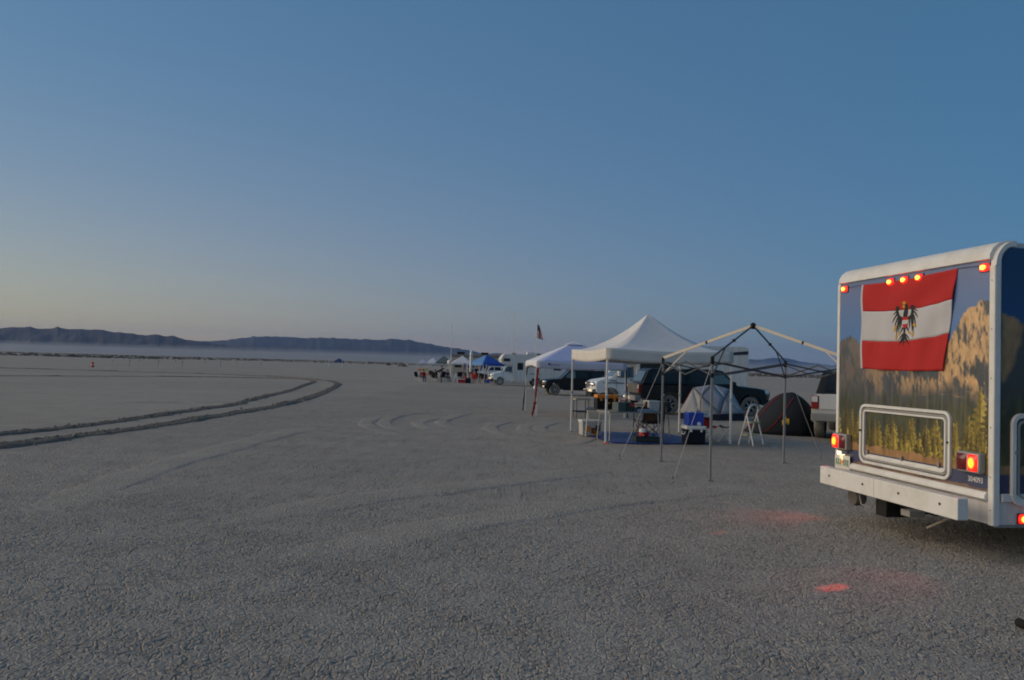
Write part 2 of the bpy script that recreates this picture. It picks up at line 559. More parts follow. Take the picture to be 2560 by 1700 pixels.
# ------------------------------------------------------------------ tyre tracks: low broken ridges of turned clay
mat('turned_clay', (.13, .11, .09), .97, noise=.25, nscale=5, bump=.9, bscale=16)
mat('pressed_clay', (.31, .295, .28), .97, noise=.15, nscale=4, bump=.5, bscale=25)
def catmull(pts, step):
    out = []
    for i in range(len(pts) - 1):
        p0, p1, p2, p3 = pts[max(i - 1, 0)], pts[i], pts[i + 1], pts[min(i + 2, len(pts) - 1)]
        n = max(2, int((p2 - p1).length / step))
        for k in range(n):
            t = k / n
            out.append(.5 * ((2 * p1) + (p2 - p0) * t + (2 * p0 - 5 * p1 + 4 * p2 - p3) * t * t + (3 * p1 - p0 - 3 * p2 + p3) * t ** 3))
    out.append(pts[-1])
    return out
RUTS = []
def track(pix, width, height, label, rough=.6, material='turned_clay', fade=True, step=.09):
    pts = catmull([G(*p) for p in pix], step)
    n = len(pts); W = 11
    if material == 'turned_clay': RUTS.append((pts[:int(n * .62)], 2200, width * .55))
    P = np.array([[p.x, p.y] for p in pts])
    T = np.gradient(P, axis=0); T /= np.linalg.norm(T, axis=1)[:, None] + 1e-9
    Nn = np.stack([-T[:, 1], T[:, 0]], 1)
    s = np.concatenate([[0], np.cumsum(np.linalg.norm(np.diff(P, axis=0), axis=1))])
    u = np.linspace(-1, 1, W)
    prof = np.array([0, .32, .85, 1, .55, .18, .5, .95, .8, .3, 0])
    soft = material == 'cracked_playa'
    if soft: prof = np.array([-1.4, -.5, .2, .75, .95, .5, .95, .75, .2, -.5, -1.4])
    wob = 1 + .35 * (vnoise(s * 1.3, s * 0 + 3) - .5)
    XY = P[:, None, :] + Nn[:, None, :] * (u[None, :, None] * width / 2 * wob[:, None, None])
    lump = .35 + rough * 1.9 * fbm(s[:, None] * 7.0 + 0 * u[None], u[None] * 3 + s[:, None] * .7, 3) ** 1.4
    patch = .55 + .9 * vnoise(s * .6, s * 0 + 9)
    e = np.ones(n)
    if fade:
        k = max(3, n // (3 if soft else 10)); e[:k] = np.linspace(0, 1, k); e[-k:] = np.linspace(1, 0, k)
    Z = height * prof[None] * (1.0 if soft else lump * (patch * e)[:, None])
    yy = XY[..., 1]; t = np.clip((yy - 28) / 26, 0, 1)
    Z = Z + (-.35 * t * t * (3 - 2 * t)) + (np.where(np.abs(u)[None] > .99, -.03, 0) + .03 * (e[:, None] - 1) if soft else np.where(np.abs(u)[None] > .99, -.02, .0))
    co = np.concatenate([XY, Z[..., None]], -1).reshape(-1, 3)
    mb = MB()
    mb.v = [tuple(c) for c in co]
    mb.f = [(i * W + j, i * W + j + 1, (i + 1) * W + j + 1, (i + 1) * W + j) for i in range(n - 1) for j in range(W - 1)]
    mb.m = [0] * len(mb.f)
    o = mb.build('tyre_track', material, fix=False)
    o.data.polygons.foreach_set('use_smooth', [True] * len(o.data.polygons))
    tag(o, label, None, kind='structure')
c6 = lambda L: [(x * .4659, 780 + y * .4659) for x, y in L]
c4 = lambda L: [(880 + x * .2541, 980 + y * .2541) for x, y in L]
track(c6([(-300, 755), (0, 720), (200, 695), (440, 660), (700, 630), (900, 600), (1100, 568), (1300, 535), (1500, 500), (1650, 463), (1750, 425), (1800, 400), (1812, 386), (1780, 373), (1700, 363), (1550, 352), (1400, 343), (1000, 328), (500, 314), (0, 300), (-300, 293)]),
      .6, .05, 'outer rough tyre rut of the looping track', .9, fade=False)
track(c6([(-300, 690), (0, 655), (300, 625), (600, 590), (900, 545), (1100, 518), (1300, 485), (1500, 435), (1600, 405), (1660, 384), (1684, 375), (1668, 367), (1600, 361), (1450, 355), (1000, 347), (500, 345), (0, 342), (-300, 340)]),
      .5, .042, 'inner rough tyre rut of the looping track', .9, fade=False)
for L in ([(1200, 165), (800, 195), (450, 225), (220, 260), (135, 305), (200, 350), (400, 405), (560, 440), (800, 480)],
          [(800, 190), (600, 210), (400, 245), (320, 300), (380, 345), (500, 380), (640, 410)],
          [(1000, 220), (760, 270), (650, 305), (720, 345), (800, 365), (900, 390)],
          [(1250, 185), (1150, 200), (980, 250), (880, 290), (930, 325), (1060, 365), (1200, 390)],
          [(1650, 270), (1450, 305), (1360, 345), (1400, 380), (1550, 430), (1680, 450)],
          [(1950, 285), (1850, 300), (1720, 330), (1690, 365), (1760, 390), (1850, 410)],
          [(2150, 280), (2000, 295), (1880, 325), (1840, 355), (1900, 385), (2000, 400)],
          [(2150, 515), (2230, 490), (2300, 465), (2330, 440)]):
    track(c4(L), .46, .0055, 'shallow curved tyre mark in the clay beside the camp', .4, 'cracked_playa', step=.12)
track([(-100, 1345), (60, 1290), (200, 1235), (420, 1160), (620, 1105), (800, 1060)], .8, .006, 'faint straight tyre mark across the near clay', .4, 'cracked_playa', step=.14)
track([(350, 1330), (640, 1285), (950, 1240), (1250, 1205), (1600, 1160)], .8, .006, 'faint tyre mark running towards the canopy frame', .4, 'cracked_playa', step=.14)
track([(560, 1430), (800, 1375), (1100, 1315), (1450, 1262), (1750, 1228), (2000, 1205)], .8, .006, 'faint tyre mark running towards the motorhome bumper', .4, 'cracked_playa', step=.14)
track([(-100, 1012), (300, 1006), (700, 1004), (1000, 1000)], .8, .006, 'faint tyre mark inside the looping track', .4, 'cracked_playa', step=.2)

# ------------------------------------------------------------------ far hills and brush
mat('hill_rock', (.034, .034, .038), .95, noise=.35, nscale=.004)
def hills(name, sky, D, depth, label, amp=.22):
    pts = np.array(sky, float)
    px = np.arange(pts[0, 0], pts[-1, 0] + .1, 3.0)
    py = np.interp(px, pts[:, 0], pts[:, 1])
    py = py + (vnoise(px * .09, px * 0 + D) - .5) * 2.6 + (vnoise(px * .35, px * 0 + 2) - .5) * 1.2
    NR = 26
    top = [AT(x, y, D) for x, y in zip(px, py)]
    co = []
    for j in range(-6, NR + 1):
        t = j / NR
        for i, p in enumerate(top):
            k = 1 - t * depth
            h = max(p.z, 0)
            if t >= 0:
                z = h * (1 - t) ** 1.15
                spur = fbm(px[i] * .028 + t * .8, t * 2.2 + D * .001, 4) - .47
                z += h * amp * 4 * spur * t * (1 - t) * 1.3
            else:
                z = h * (1 + t * 3.5)
            co.append((p.x * k, p.y * k, max(z, -2) - .4))
    n = len(top)
    rows = NR + 7
    mb = MB(); mb.v = co
    mb.f = [(r * n + i, r * n + i + 1, (r + 1) * n + i + 1, (r + 1) * n + i) for r in range(rows - 1) for i in range(n - 1)]
    mb.m = [0] * len(mb.f)
    o = mb.build(name, 'hill_rock', fix=False)
    o.data.polygons.foreach_set('use_smooth', [True] * len(o.data.polygons))
    tag(o, label, None, kind='structure')
hills('hills', [(-900, 830), (-500, 815), (-200, 826), (0, 820), (75, 816), (93, 822), (121, 823), (144, 817), (154, 821), (256, 824), (289, 830), (363, 837), (396, 837), (415, 842), (433, 838.5), (447, 845), (494, 853), (560, 862), (640, 870), (760, 880), (900, 890), (1010, 900)], 6000, .16, 'dark ridge of low hills behind the dust')
hills('hills', [(300, 872), (420, 862), (494, 853), (559, 851), (606, 844), (643, 840.6), (727, 843), (792, 845), (820, 844), (866, 846.6), (960, 850), (978, 846.5), (1025, 850), (1060, 857), (1100, 864), (1127, 868), (1176, 877), (1210, 884), (1257, 884), (1400, 888), (1500, 900), (1600, 912), (1660, 922)], 10500, .2, 'long blue range of hills farther off', .16)

hills('hills', [(1380, 905), (1480, 893), (1560, 893), (1700, 898), (1830, 901), (1870, 899), (1905, 899), (1940, 894), (1965, 896), (2020, 907), (2080, 913), (2150, 907), (2300, 902), (2500, 914), (2800, 907), (3300, 917)], 17000, .2, 'faint far peaks low on the horizon behind the tents', .16)

def brush():
    rnd = random.Random(4)
    mb = MB()
    for k in range(9000):
        px = rnd.uniform(-250, 2850)
        if 1010 < px < 1180 and rnd.random() < .6: continue
        d = 330 * (1 + rnd.random() ** 1.3 * 2.4)
        d *= 1 + .5 * sstep(300, 700, px) * (1 - sstep(1150, 1500, px))
        p = AT(px, 900, d)
        s = rnd.uniform(.15, .5) * (1 + (rnd.random() < .02) * .8)
        w = s * rnd.uniform(1.4, 3.2)
        n = 6
        vs = []
        for i in range(n):
            a = 6.283 * i / n
            vs.append((p.x + w * math.cos(a), p.y + w * math.sin(a), -.4))
        for i in range(n):
            a = 6.283 * i / n + .4
            q = rnd.uniform(.35, .8)
            vs.append((p.x + w * q * math.cos(a), p.y + w * q * math.sin(a), -.38 + s * rnd.uniform(.5, 1.0)))
        fs = [(i, (i + 1) % n, n + (i + 1) % n, n + i) for i in range(n)] + [tuple(range(n, 2 * n))]
        mb.add(vs, fs)
    o = mb.build('brush', 'brush_brown', fix=False)
    tag(o, 'dark belt of low desert brush along the edge of the playa', 'brush', kind='stuff')
brush()

def volume_box(name, lo, hi, dens, col, label, aniso=.2):
    m = bpy.data.materials.new(name + '_air'); m.use_nodes = True
    n = m.node_tree.nodes; l = m.node_tree.links
    n.remove(n['Principled BSDF'])
    v = n.new('ShaderNodeVolumePrincipled')
    v.inputs['Color'].default_value = (*col, 1); v.inputs['Density'].default_value = dens; v.inputs['Anisotropy'].default_value = aniso
    l.new(v.outputs[0], n['Material Output'].inputs['Volume'])
    o = MB().b2(lo, hi).build(name, m)
    tag(o, label, 'haze', kind='stuff')
    return o
volume_box('haze', (-20000, -300, -8), (20000, 22000, 700), 0.000034, (.26, .44, .85), 'thin blue evening haze over the playa')
volume_box('dust_bank', (-9000, 2300, -6), (9000, 4600, 34), 0.00030, (.62, .66, .72), 'low pale bank of dust in front of the hills')
SC.cycles.volume_bounces = 1

def clods():
    rnd = random.Random(11)
    mb = MB()
    def rock(x, y, s):
        a = rnd.uniform(0, 6.28); z = gz(y)
        v = []
        for k in range(5):
            t = a + 6.283 * k / 5; r = s * rnd.uniform(.7, 1.15)
            v.append((x + r * math.cos(t), y + r * math.sin(t), z - .01))
        for k in range(4):
            t = a + .5 + 6.283 * k / 4; r = s * rnd.uniform(.4, .8)
            v.append((x + r * math.cos(t), y + r * math.sin(t), z + s * rnd.uniform(.6, 1.3)))
        mb.add(v, [(0, 1, 6, 5), (1, 2, 6), (2, 3, 7, 6), (3, 4, 8, 7), (4, 0, 5, 8), (5, 6, 7, 8)])
    for pts, n, w in RUTS:
        L = len(pts)
        for k in range(n):
            i = int(L * rnd.random() ** 1.1)
            p = pts[min(i, L - 1)]
            q = pts[min(i + 1, L - 1)]
            d = q - p
            nrm = Vector((-d.y, d.x, 0)).normalized() if d.length > 1e-6 else Vector((1, 0, 0))
            u = rnd.gauss(0, .42) * w
            z0 = p + nrm * u
            rock(z0.x, z0.y, rnd.uniform(.014, .042) * (1.6 if rnd.random() < .08 else 1))
    mat('clod_clay', (.21, .185, .155), .97, noise=.3, nscale=9)
    o = mb.build('clods', 'clod_clay', fix=False)
    tag(o, 'loose clods of turned clay scattered along the looping tyre ruts', 'clods', kind='stuff')
clods()

# ------------------------------------------------------------------ print and lamp materials
def print_material(name, rough=.28):
    m = bpy.data.materials.new(name); m.use_nodes = True
    n = m.node_tree.nodes; l = m.node_tree.links
    a = n.new('ShaderNodeVertexColor'); a.layer_name = 'print'
    l.new(a.outputs['Color'], n['Principled BSDF'].inputs['Base Color'])
    n['Principled BSDF'].inputs['Roughness'].default_value = rough
    MAT[name] = m
print_material('mural_print')
def lamp_material(name, core, mid, edge, strength, r0=.10, r1=.32, r2=.72, mask=(0, 1, 1)):
    m = bpy.data.materials.new(name); m.use_nodes = True
    n = m.node_tree.nodes; l = m.node_tree.links
    b = n['Principled BSDF']; b.inputs['Base Color'].default_value = (*edge, 1); b.inputs['Roughness'].default_value = .2
    tc = n.new('ShaderNodeTexCoord')
    v = n.new('ShaderNodeVectorMath'); v.operation = 'DISTANCE'; v.inputs[1].default_value = [.5 * q for q in mask]
    mk = n.new('ShaderNodeVectorMath'); mk.operation = 'MULTIPLY'; mk.inputs[1].default_value = mask
    l.new(tc.outputs['Generated'], mk.inputs[0]); l.new(mk.outputs[0], v.inputs[0])
    r = n.new('ShaderNodeValToRGB'); e = r.color_ramp.elements
    e[0].position = r0; e[0].color = (*core, 1)
    e[1].position = r2; e[1].color = (*[c * .25 for c in edge], 1)
    k = r.color_ramp.elements.new(r1); k.color = (*mid, 1)
    l.new(v.outputs['Value'], r.inputs['Fac'])
    l.new(r.outputs['Color'], b.inputs['Emission Color']); b.inputs['Emission Strength'].default_value = strength
    MAT[name] = m
lamp_material('lit_red_lamp', (1.0, .55, .05), (1.0, .012, .006), (.8, .012, .01), 2.4, .20, .40, .58)
lamp_material('lit_side_lamp', (1.0, .55, .05), (1.0, .012, .006), (.8, .012, .01), 2.4, .20, .40, .58, (1, 0, 1))
lamp_material('lit_tail_lamp', (1.0, .42, .02), (1.0, .012, .006), (.7, .012, .01), 1.8, .15, .38, .62)
lamp_material('lit_plate_lamp', (1.0, .85, .5), (1.0, .6, .2), (.9, .5, .15), 1.2, .5, .8, .9)

def text_mesh(name, s, size, material, parent, M, extrude=.0015):
    cu = bpy.data.curves.new(name, 'FONT'); cu.body = s; cu.size = size; cu.extrude = extrude; cu.align_x = 'CENTER'
    t = bpy.data.objects.new(name, cu); COL.objects.link(t)
    dg = bpy.context.evaluated_depsgraph_get()
    me = bpy.data.meshes.new_from_object(t.evaluated_get(dg))
    bpy.data.objects.remove(t)
    me.transform(M); me.materials.clear(); me.materials.append(MAT[material])
    o = bpy.data.objects.new(name, me); COL.objects.link(o); o.parent = parent
    return o

def wheel(parent, x, y, r, w, side, rim='alloy', tyre='dusty_tyre', name='wheel', spokes=6, holes=True, rr=.62):
    """a wheel whose outer face looks towards side (-1: -y, +1: +y)"""
    n = 28
    hw = w / 2
    t = MB().lathe([(r * rr, -hw * .9), (r * .90, -hw), (r * .985, -hw * .72), (r, -hw * .3), (r, hw * .3), (r * .985, hw * .72), (r * .90, hw), (r * rr, hw * .9)],
                   (x, y, r), 'Y', n, capped=False)
    t.lathe([(r * rr, -hw * .9), (r * rr, hw * .9)], (x, y, r), 'Y', n, capped=False)
    wh = t.build(name, tyre, parent, smooth=True)
    m = MB()
    yf = y + side * hw * .62
    m.lathe([(r * rr * .99, 0), (r * rr * .93, side * .03), (r * rr * .88, side * .0)], (x, yf, r), 'Y', n, capped=False)
    m.lathe([(.02, side * .025), (r * .16, side * .03), (r * .2, side * .008)], (x, yf, r), 'Y', 16)
    for k in range(spokes):
        a = 2 * math.pi * k / spokes + .3
        c, s = math.cos(a), math.sin(a)
        m.bar((x + c * r * .12, yf + side * .012, r + s * r * .12), (x + c * r * rr * .95, yf + side * .012, r + s * r * rr * .95), .024 if holes else .06, r * .17)
    m.build('rim', rim, wh, smooth=True)
    MB().lathe([(.01, 0), (r * rr * .97, 0)], (x, y + side * hw * .3, r), 'Y', n).build('hub_disc', 'dark_gap' if holes else rim, wh)
    return wh

# ------------------------------------------------------------------ the motorhome with the mural
RVA = 0.1684
RVO = Vector((4.4105, 7.1282, 0))
MW, MTOP, MSK = 2.45, 2.955, .37
motor = thing('motorhome', 'white motorhome with a mountain and road mural on its rear, red lamps lit', 'motorhome', RVO, RVA)
def arc(cx, cz, r, a0, a1, n=8):
    return [(cx + r * math.cos(RAD(a0 + (a1 - a0) * k / n)), cz + r * math.sin(RAD(a0 + (a1 - a0) * k / n))) for k in range(n + 1)]
prof = [(0, MSK)] + arc(.20, MTOP - .20, .20, 180, 90) + [(5.2, MTOP), (6.6, MTOP - .1), (6.75, 2.3), (5.75, 2.0), (5.6, 2.0), (5.6, MSK)]
MB().prism(prof, lambda u, v, d: (u, d, v), .004, MW - .004).build('wall_shell', 'white_fiberglass', motor, smooth=True)
# cab ahead, outside the photograph
cabp = [(5.6, .45), (5.6, 2.0), (6.0, 2.02), (6.65, 1.95), (7.25, 1.25), (8.1, 1.05), (8.15, .45)]
MB().slab(cabp, [.25, .4, 2.05, 2.2], lambda x, y, z: (x, y, z)).build('cab', 'white_paint', motor, bevel=.05)
for yy, sd in ((.22, -1), (2.23, 1)):
    wheel(motor, 2.35, yy, .37, .24, sd, rim='steel_light', spokes=8)
    wheel(motor, 7.35, yy, .37, .22, sd, rim='steel_light', spokes=8)

# the printed panels
def mural_rear(t, z):
    s = MW - t
    c = np.zeros(t.shape + (3,))
    n1 = fbm(s * 3.0 + 4, z * 2.0, 5); n2 = fbm(s * 9 + 1, z * 5 + 7, 4); n3 = fbm(s * 22, z * 9 + 3, 3)
    sky_a, sky_b = np.array((.12, .165, .33)), np.array((.06, .18, .44))
    k = np.clip((2.75 - z) / .7, 0, 1)[..., None]
    c[:] = sky_a * (1 - k) + sky_b * k
    c *= (0.92 + .16 * n1)[..., None]
    ridge = np.interp(s, [0, .10, .24, .36, .5, .8, 1.2, 1.6, 1.88, 1.96, 2.02, 2.06, 2.12, 2.2, 2.27, 2.36, 2.42, 2.46],
                      [2.06, 2.13, 2.155, 2.12, 1.96, 1.85, 1.9, 2.0, 2.05, 2.17, 2.22, 2.30, 2.36, 2.365, 2.41, 2.43, 2.42, 2.40])
    ridge = ridge + (fbm(s * 30, s * 0 + 2, 3) - .45) * .07
    rock = z < ridge
    # craggy relief lit from the right, in upright ribs
    hf = lambda q: fbm(q * 7.5 + z * 2.2, z * 5.0 + 11, 5) + .55 * (1 - np.abs(2 * fbm(q * 11 + 3 + z, z * 6 + 1, 4) - 1)) + .22 * fbm(q * 34, z * 12, 3)
    rel = (hf(s) - hf(s + .02)) * 5
    lit = np.clip(.50 + rel + (fbm(s * 6.2 + 6 + z * 1.5, z * 5.1, 5) - .48) * 5.5, 0, 1)
    lit *= np.clip(.22 + .95 * (s / MW) ** 1.2, 0, 1)
    lit *= np.where(s < .55, .5, 1)
    tan = np.array((.66, .41, .20)); grey = np.array((.06, .068, .085))
    rc = grey * (.55 + .9 * n2[..., None]) * (1 - lit[..., None]) + tan * (.55 + .75 * fbm(s * 26, z * 15, 3)[..., None]) * lit[..., None]
    c = np.where(rock[..., None], rc, c)
    # dark slopes below the rock
    low = np.clip((1.66 + (n1 - .5) * .35 - z) / .2, 0, 1)
    streak = np.clip((fbm(s * 4 + 9, z * 14 + 2, 4) - .56) * 9, 0, 1) * (z > 1.5) * np.clip(s - .9, 0, 1)
    slope = np.array((.065, .07, .074)) * (.75 + .6 * n2[..., None])
    slope = slope * (1 - streak[..., None] * .7) + np.array((.36, .23, .12)) * streak[..., None] * .7
    c = c * (1 - low[..., None]) + slope * low[..., None]
    # forest
    forest = np.clip((1.52 + (fbm(s * 22, s * 0 + 4, 3) - .5) * .45 - z) / .12, 0, 1)
    fg = np.array((.05, .058, .036)) * (.25 + 1.5 * fbm(s * 42, z * 9 + 2, 3)[..., None]) + np.array((.05, .042, .008)) * np.clip(n2 - .45, 0, 1)[..., None] * 3
    c = c * (1 - forest[..., None]) + fg * forest[..., None]
    rng = np.random.default_rng(3)
    trees = [(rng.uniform(0, 2.45), rng.uniform(.12, .45), rng.uniform(.02, .06)) for _ in range(110)]
    trees += [(1.35, .42, .06), (.62, .36, .05), (.8, .30, .06), (1.05, .34, .06), (1.72, .42, .08), (1.55, .30, .06), (2.3, .75, .17), (2.15, .5, .1), (2.42, .68, .15), (.18, .5, .07), (.3, .45, .06)]
    for k, (ts, th, tw) in enumerate(sorted(trees, key=lambda a: -a[1])):
        zb = .87 + .02 * math.sin(k * 2.1)
        hh = np.clip((z - zb) / th, 0, 1)
        half = 1.9 * tw * (1 - hh) * (.45 + .55 * np.abs(np.sin(z * (48 + 9 * (k % 5)) + k))) + (fbm(s * 60 + k, z * 60, 2) - .38) * .06
        m = (np.abs(s - ts) < half) & (z > zb) & (z < zb + th)
        br = (.25 + 1.5 * fbm(s * 45 + k * 3, z * 40, 3)) * (1.0, .4, .75, .25, .55)[k % 5]
        side = np.where(s > ts, 1.15, .55)
        col = np.array((.40, .30, .055)) * (br * side)[..., None]
        c = np.where(m[..., None], col, c)
    band = (z < .885 + (n3 - .5) * .05 - .02 * (s / MW) + .02)
    c = np.where(band[..., None], np.array((.36, .20, .085)) * (.45 + 1.0 * n3[..., None]), c)
    road = z < (.815 - .0 * s)
    c = np.where(road[..., None], np.array((.052, .062, .13)) * (.85 + .3 * n2[..., None]), c)
    edge = z < .685 + (n3 - .5) * .03
    c = np.where(edge[..., None], np.array((.20, .13, .09)) * (.5 + n3[..., None]), c)
    # vertical runs of dust below the flag
    run = np.clip((vnoise(s * 38, s * 0 + 1.5) - .62) * 4, 0, 1) * np.clip((1.85 - z) / .3, 0, 1) * np.clip((z - .8) / .6, 0.15, 1)
    c = c * (1 - .15 * run[..., None]) + np.array((.42, .40, .36)) * .15 * run[..., None]
    c = c * .96 + np.array((.30, .28, .26)) * .04
    return c
def mural_side(x, z):
    c = np.zeros(x.shape + (3,))
    n1 = fbm(x * 3.0 + 4, z * 2.0, 5); n2 = fbm(x * 8 + 1, z * 4 + 7, 4); n3 = fbm(x * 22, z * 9 + 3, 3)
    c[:] = np.array((.012, .035, .13)); c += np.array((0, .03, .1)) * np.clip((2.75 - z), 0, 1)[..., None]
    ridge = np.interp(x, [0, .1, .3, .9, 2, 5], [2.33, 2.30, 2.22, 2.3, 2.1, 2.2]) + (n3 - .5) * .05
    lit = np.clip((fbm(x * 6.5 + 5, z * 3.2 + 1, 5) - .45) * 7, 0, 1)
    rc = np.array((.05, .05, .055)) * (1 - lit[..., None]) + np.array((.33, .2, .09)) * (.5 + n3[..., None]) * lit[..., None]
    c = np.where((z < ridge)[..., None], rc, c)
    forest = np.clip((1.62 + (n1 - .5) * .4 - z) / .25, 0, 1)
    fg = np.array((.035, .04, .02)) * (.4 + 1.2 * n3[..., None]) + np.array((.12, .08, .008)) * np.clip(n2 - .5, 0, 1)[..., None] * 3
    c = c * (1 - forest[..., None]) + fg * forest[..., None]
    c = np.where((z < .9 + (n3 - .5) * .06)[..., None], np.array((.30, .17, .08)) * (.4 + n3[..., None]), c)
    c = np.where((z < .82)[..., None], np.array((.03, .038, .10)) * (.85 + .3 * n2[..., None]), c)
    return c
def print_panel(name, fn3, fcol, u0, u1, z0, z1, step, parent):
    nu, nz = int((u1 - u0) / step), int((z1 - z0) / step)
    U, Z = np.meshgrid(np.linspace(u0, u1, nu + 1), np.linspace(z0, z1, nz + 1))
    col = fcol(U, Z)
    mb = MB()
    mb.v = [tuple(fn3(u, z)) for u, z in zip(U.ravel(), Z.ravel())]
    mb.f = [(j * (nu + 1) + i, j * (nu + 1) + i + 1, (j + 1) * (nu + 1) + i + 1, (j + 1) * (nu + 1) + i) for j in range(nz) for i in range(nu)]
    mb.m = [0] * len(mb.f)
    o = mb.build(name, 'mural_print', parent, fix=False)
    a = o.data.color_attributes.new('print', 'FLOAT_COLOR', 'POINT')
    a.data.foreach_set('color', np.concatenate([col.reshape(-1, 3), np.ones((col.size // 3, 1))], 1).astype(np.float32).ravel())
    return o
rp = print_panel('mural_panel', lambda t, z: (-.008, t, z), mural_rear, .05, MW - .035, .655, 2.80, .0068, motor)
rp['label'] = 'rear panel printed with rock peaks, yellow conifers and a blue road'
def side_pt(x, z):
    q = min(max(z - 2.73, 0), .199)
    x0 = .2 - math.sqrt(.04 - q * q) + .045
    return (x0 + (x - .055) * (4.2 - x0) / 4.145, -.010, z)
sp = print_panel('mural_panel', side_pt, mural_side, .055, 4.2, .655, 2.905, .02, motor)
sp['label'] = 'side panel printed with dark blue sky and forest'

# mouldings
tr = MB()
tr.b2((-.022, -.022, MSK - .01), (.050, .048, 2.74))
tr.build('corner_moulding', 'white_trim', motor, bevel=.012)
tr = MB(); tr.b2((-.018, MW - .034, MSK - .01), (.05, MW + .02, 2.74)); tr.build('corner_moulding', 'white_trim', motor, bevel=.012)
path = [(-.012 + .212 - .212 * math.cos(RAD(a)), 2.735 + .232 * math.sin(RAD(a))) for a in range(0, 91, 10)]
for y0, y1 in ((-.024, .040), (MW - .034, MW + .022)):
    mb = MB()
    pp = [(x, z) for x, z in path] + [(x + .055 * (1 - k / 9) , z - .055 * (k / 9)) for k, (x, z) in reversed(list(enumerate(path)))]
    mb.prism(pp, lambda u, v, d: (u, d, v), y0, y1)
    mb.build('corner_moulding', 'white_trim', motor, smooth=True)
mb = MB()
mb.prism([(-.016, 2.79), (-.035, 2.80), (-.03, 2.845), (.004, 2.905), (.06, 2.95), (.14, 2.975), (.22, 2.978), (.22, 2.955), (.06, 2.90), (0.001, 2.79)],
         lambda u, v, d: (u, d, v), .03, MW - .03)
mb.build('roof_moulding', 'white_trim', motor, smooth=True)
mb = MB()
mb.prism([(.002, .57), (-.03, .575), (-.05, .595), (-.05, .625), (-.028, .655), (.002, .66)], lambda u, v, d: (u, d, v), .05, MW - .035)
mb.build('lower_rail', 'white_trim', motor, smooth=True)
MB().b2((-.006, .05, MSK - .002), (.003, MW - .03, .575)).build('skirt_panel', 'white_fiberglass', motor)
mb = MB()
mb.prism([(-.004, .575), (-.03, .585), (-.03, .64), (-.004, .655)], lambda u, v, d: (d, u, v), .07, .60)
mb.build('lower_rail', 'white_trim', motor)
for z in (.5, .8, 1.25, 1.7, 2.15, 2.6):
    MB().lathe([(.008, -.002), (.006, .003)], (-.023, .012, z), 'X', 8).build('screw', 'bumper_grey', motor)

def ring(fn, w, h, r, cx, cz, rad, flat, name, material, parent):
    out = rrect(w, h, r, 6, cx, cz)
    inn = rrect(w - 2 * rad, h - 2 * rad, max(r - rad, .01), 6, cx, cz)
    n = len(out); vs = []
    for (a, b) in out: vs.append(fn(a, b, 0))
    for (a, b) in out: vs.append(fn(a, b, flat))
    for (a, b) in inn: vs.append(fn(a, b, flat))
    for (a, b) in inn: vs.append(fn(a, b, 0))
    fs = []
    for L in range(3):
        for i in range(n):
            j = (i + 1) % n
            fs.append((L * n + i, L * n + j, (L + 1) * n + j, (L + 1) * n + i))
    return MB().add(vs, fs).build(name, material, parent, bevel=.006)
frn = lambda t, z, d: (-.0085 - d, t, z)
hatch = ring(frn, 1.455, .675, .095, 1.241, 1.027, .032, .028, 'storage_hatch', 'white_trim', motor)
ring(frn, 1.375, .595, .07, 1.241, 1.027, .020, .022, 'hatch_gasket', 'bumper_grey', hatch)
ring(frn, 1.33, .55, .055, 1.241, 1.027, .022, .026, 'hatch_inner_frame', 'white_trim', hatch)
MB().b2((-.016, .62, .742), (-.0085, 1.86, .80)).build('hatch_bottom_rail', 'white_trim', hatch, bevel=.003)
for t in (1.83, 1.24, .68):
    MB().b2((-.034, t - .012, .795), (-.012, t + .012, .845)).build('latch', 'bumper_grey', hatch, bevel=.004)
for t in (1.945, .54):
    MB().lathe([(.012, -.045), (.012, -.005)], (0, t, 1.06), 'X', 8).build('lock', 'dark_gap', hatch)
sfn = lambda x, z, d: (x, -.0085 - d, z)
sh = ring(sfn, .95, .84, .10, .635, .965, .045, .03, 'storage_hatch', 'white_trim', motor)
ring(sfn, .83, .72, .07, .635, .965, .028, .024, 'hatch_inner_frame', 'bumper_grey', sh)
MB().lathe([(.018, -.04), (.018, 0)], (.20, 0, 1.03), 'Y', 8).build('lock', 'bumper_grey', sh)

# lamps
def marker(t, z, w=.105, h=.068):
    base = MB().b2((-.022, t - w / 2 - .008, z - h / 2 - .008), (-.006, t + w / 2 + .008, z + h / 2 + .008)).build('clearance_lamp', 'red_lens', motor, bevel=.004)
    m = MB()
    m.grid(lambda u, v: (-.022 - .03 * (1 - abs(2 * u - 1) ** 3) * (1 - abs(2 * v - 1) ** 3), t + (u - .5) * w, z + (v - .5) * h), 8, 8)
    m.build('lens', 'lit_red_lamp', base, smooth=True, fix=False)
for t in (2.317, 1.459, 1.23, .997, .106):
    marker(t, 2.727)
def spot(name, p, q, deg, power, parent, blend=.6, col=(1, .05, .02), size=.02):
    d = bpy.data.lights.new(name, 'SPOT'); d.energy = power; d.color = col; d.spot_size = RAD(deg); d.spot_blend = blend; d.shadow_soft_size = size
    o = bpy.data.objects.new(name, d); COL.objects.link(o); o.parent = parent
    o.location = p
    o.rotation_euler = (Vector(q) - Vector(p)).to_track_quat('-Z', 'Y').to_euler()
    return o
_Minv = (Matrix.Translation(RVO) @ Matrix.Rotation(RVA, 4, 'Z')).inverted()
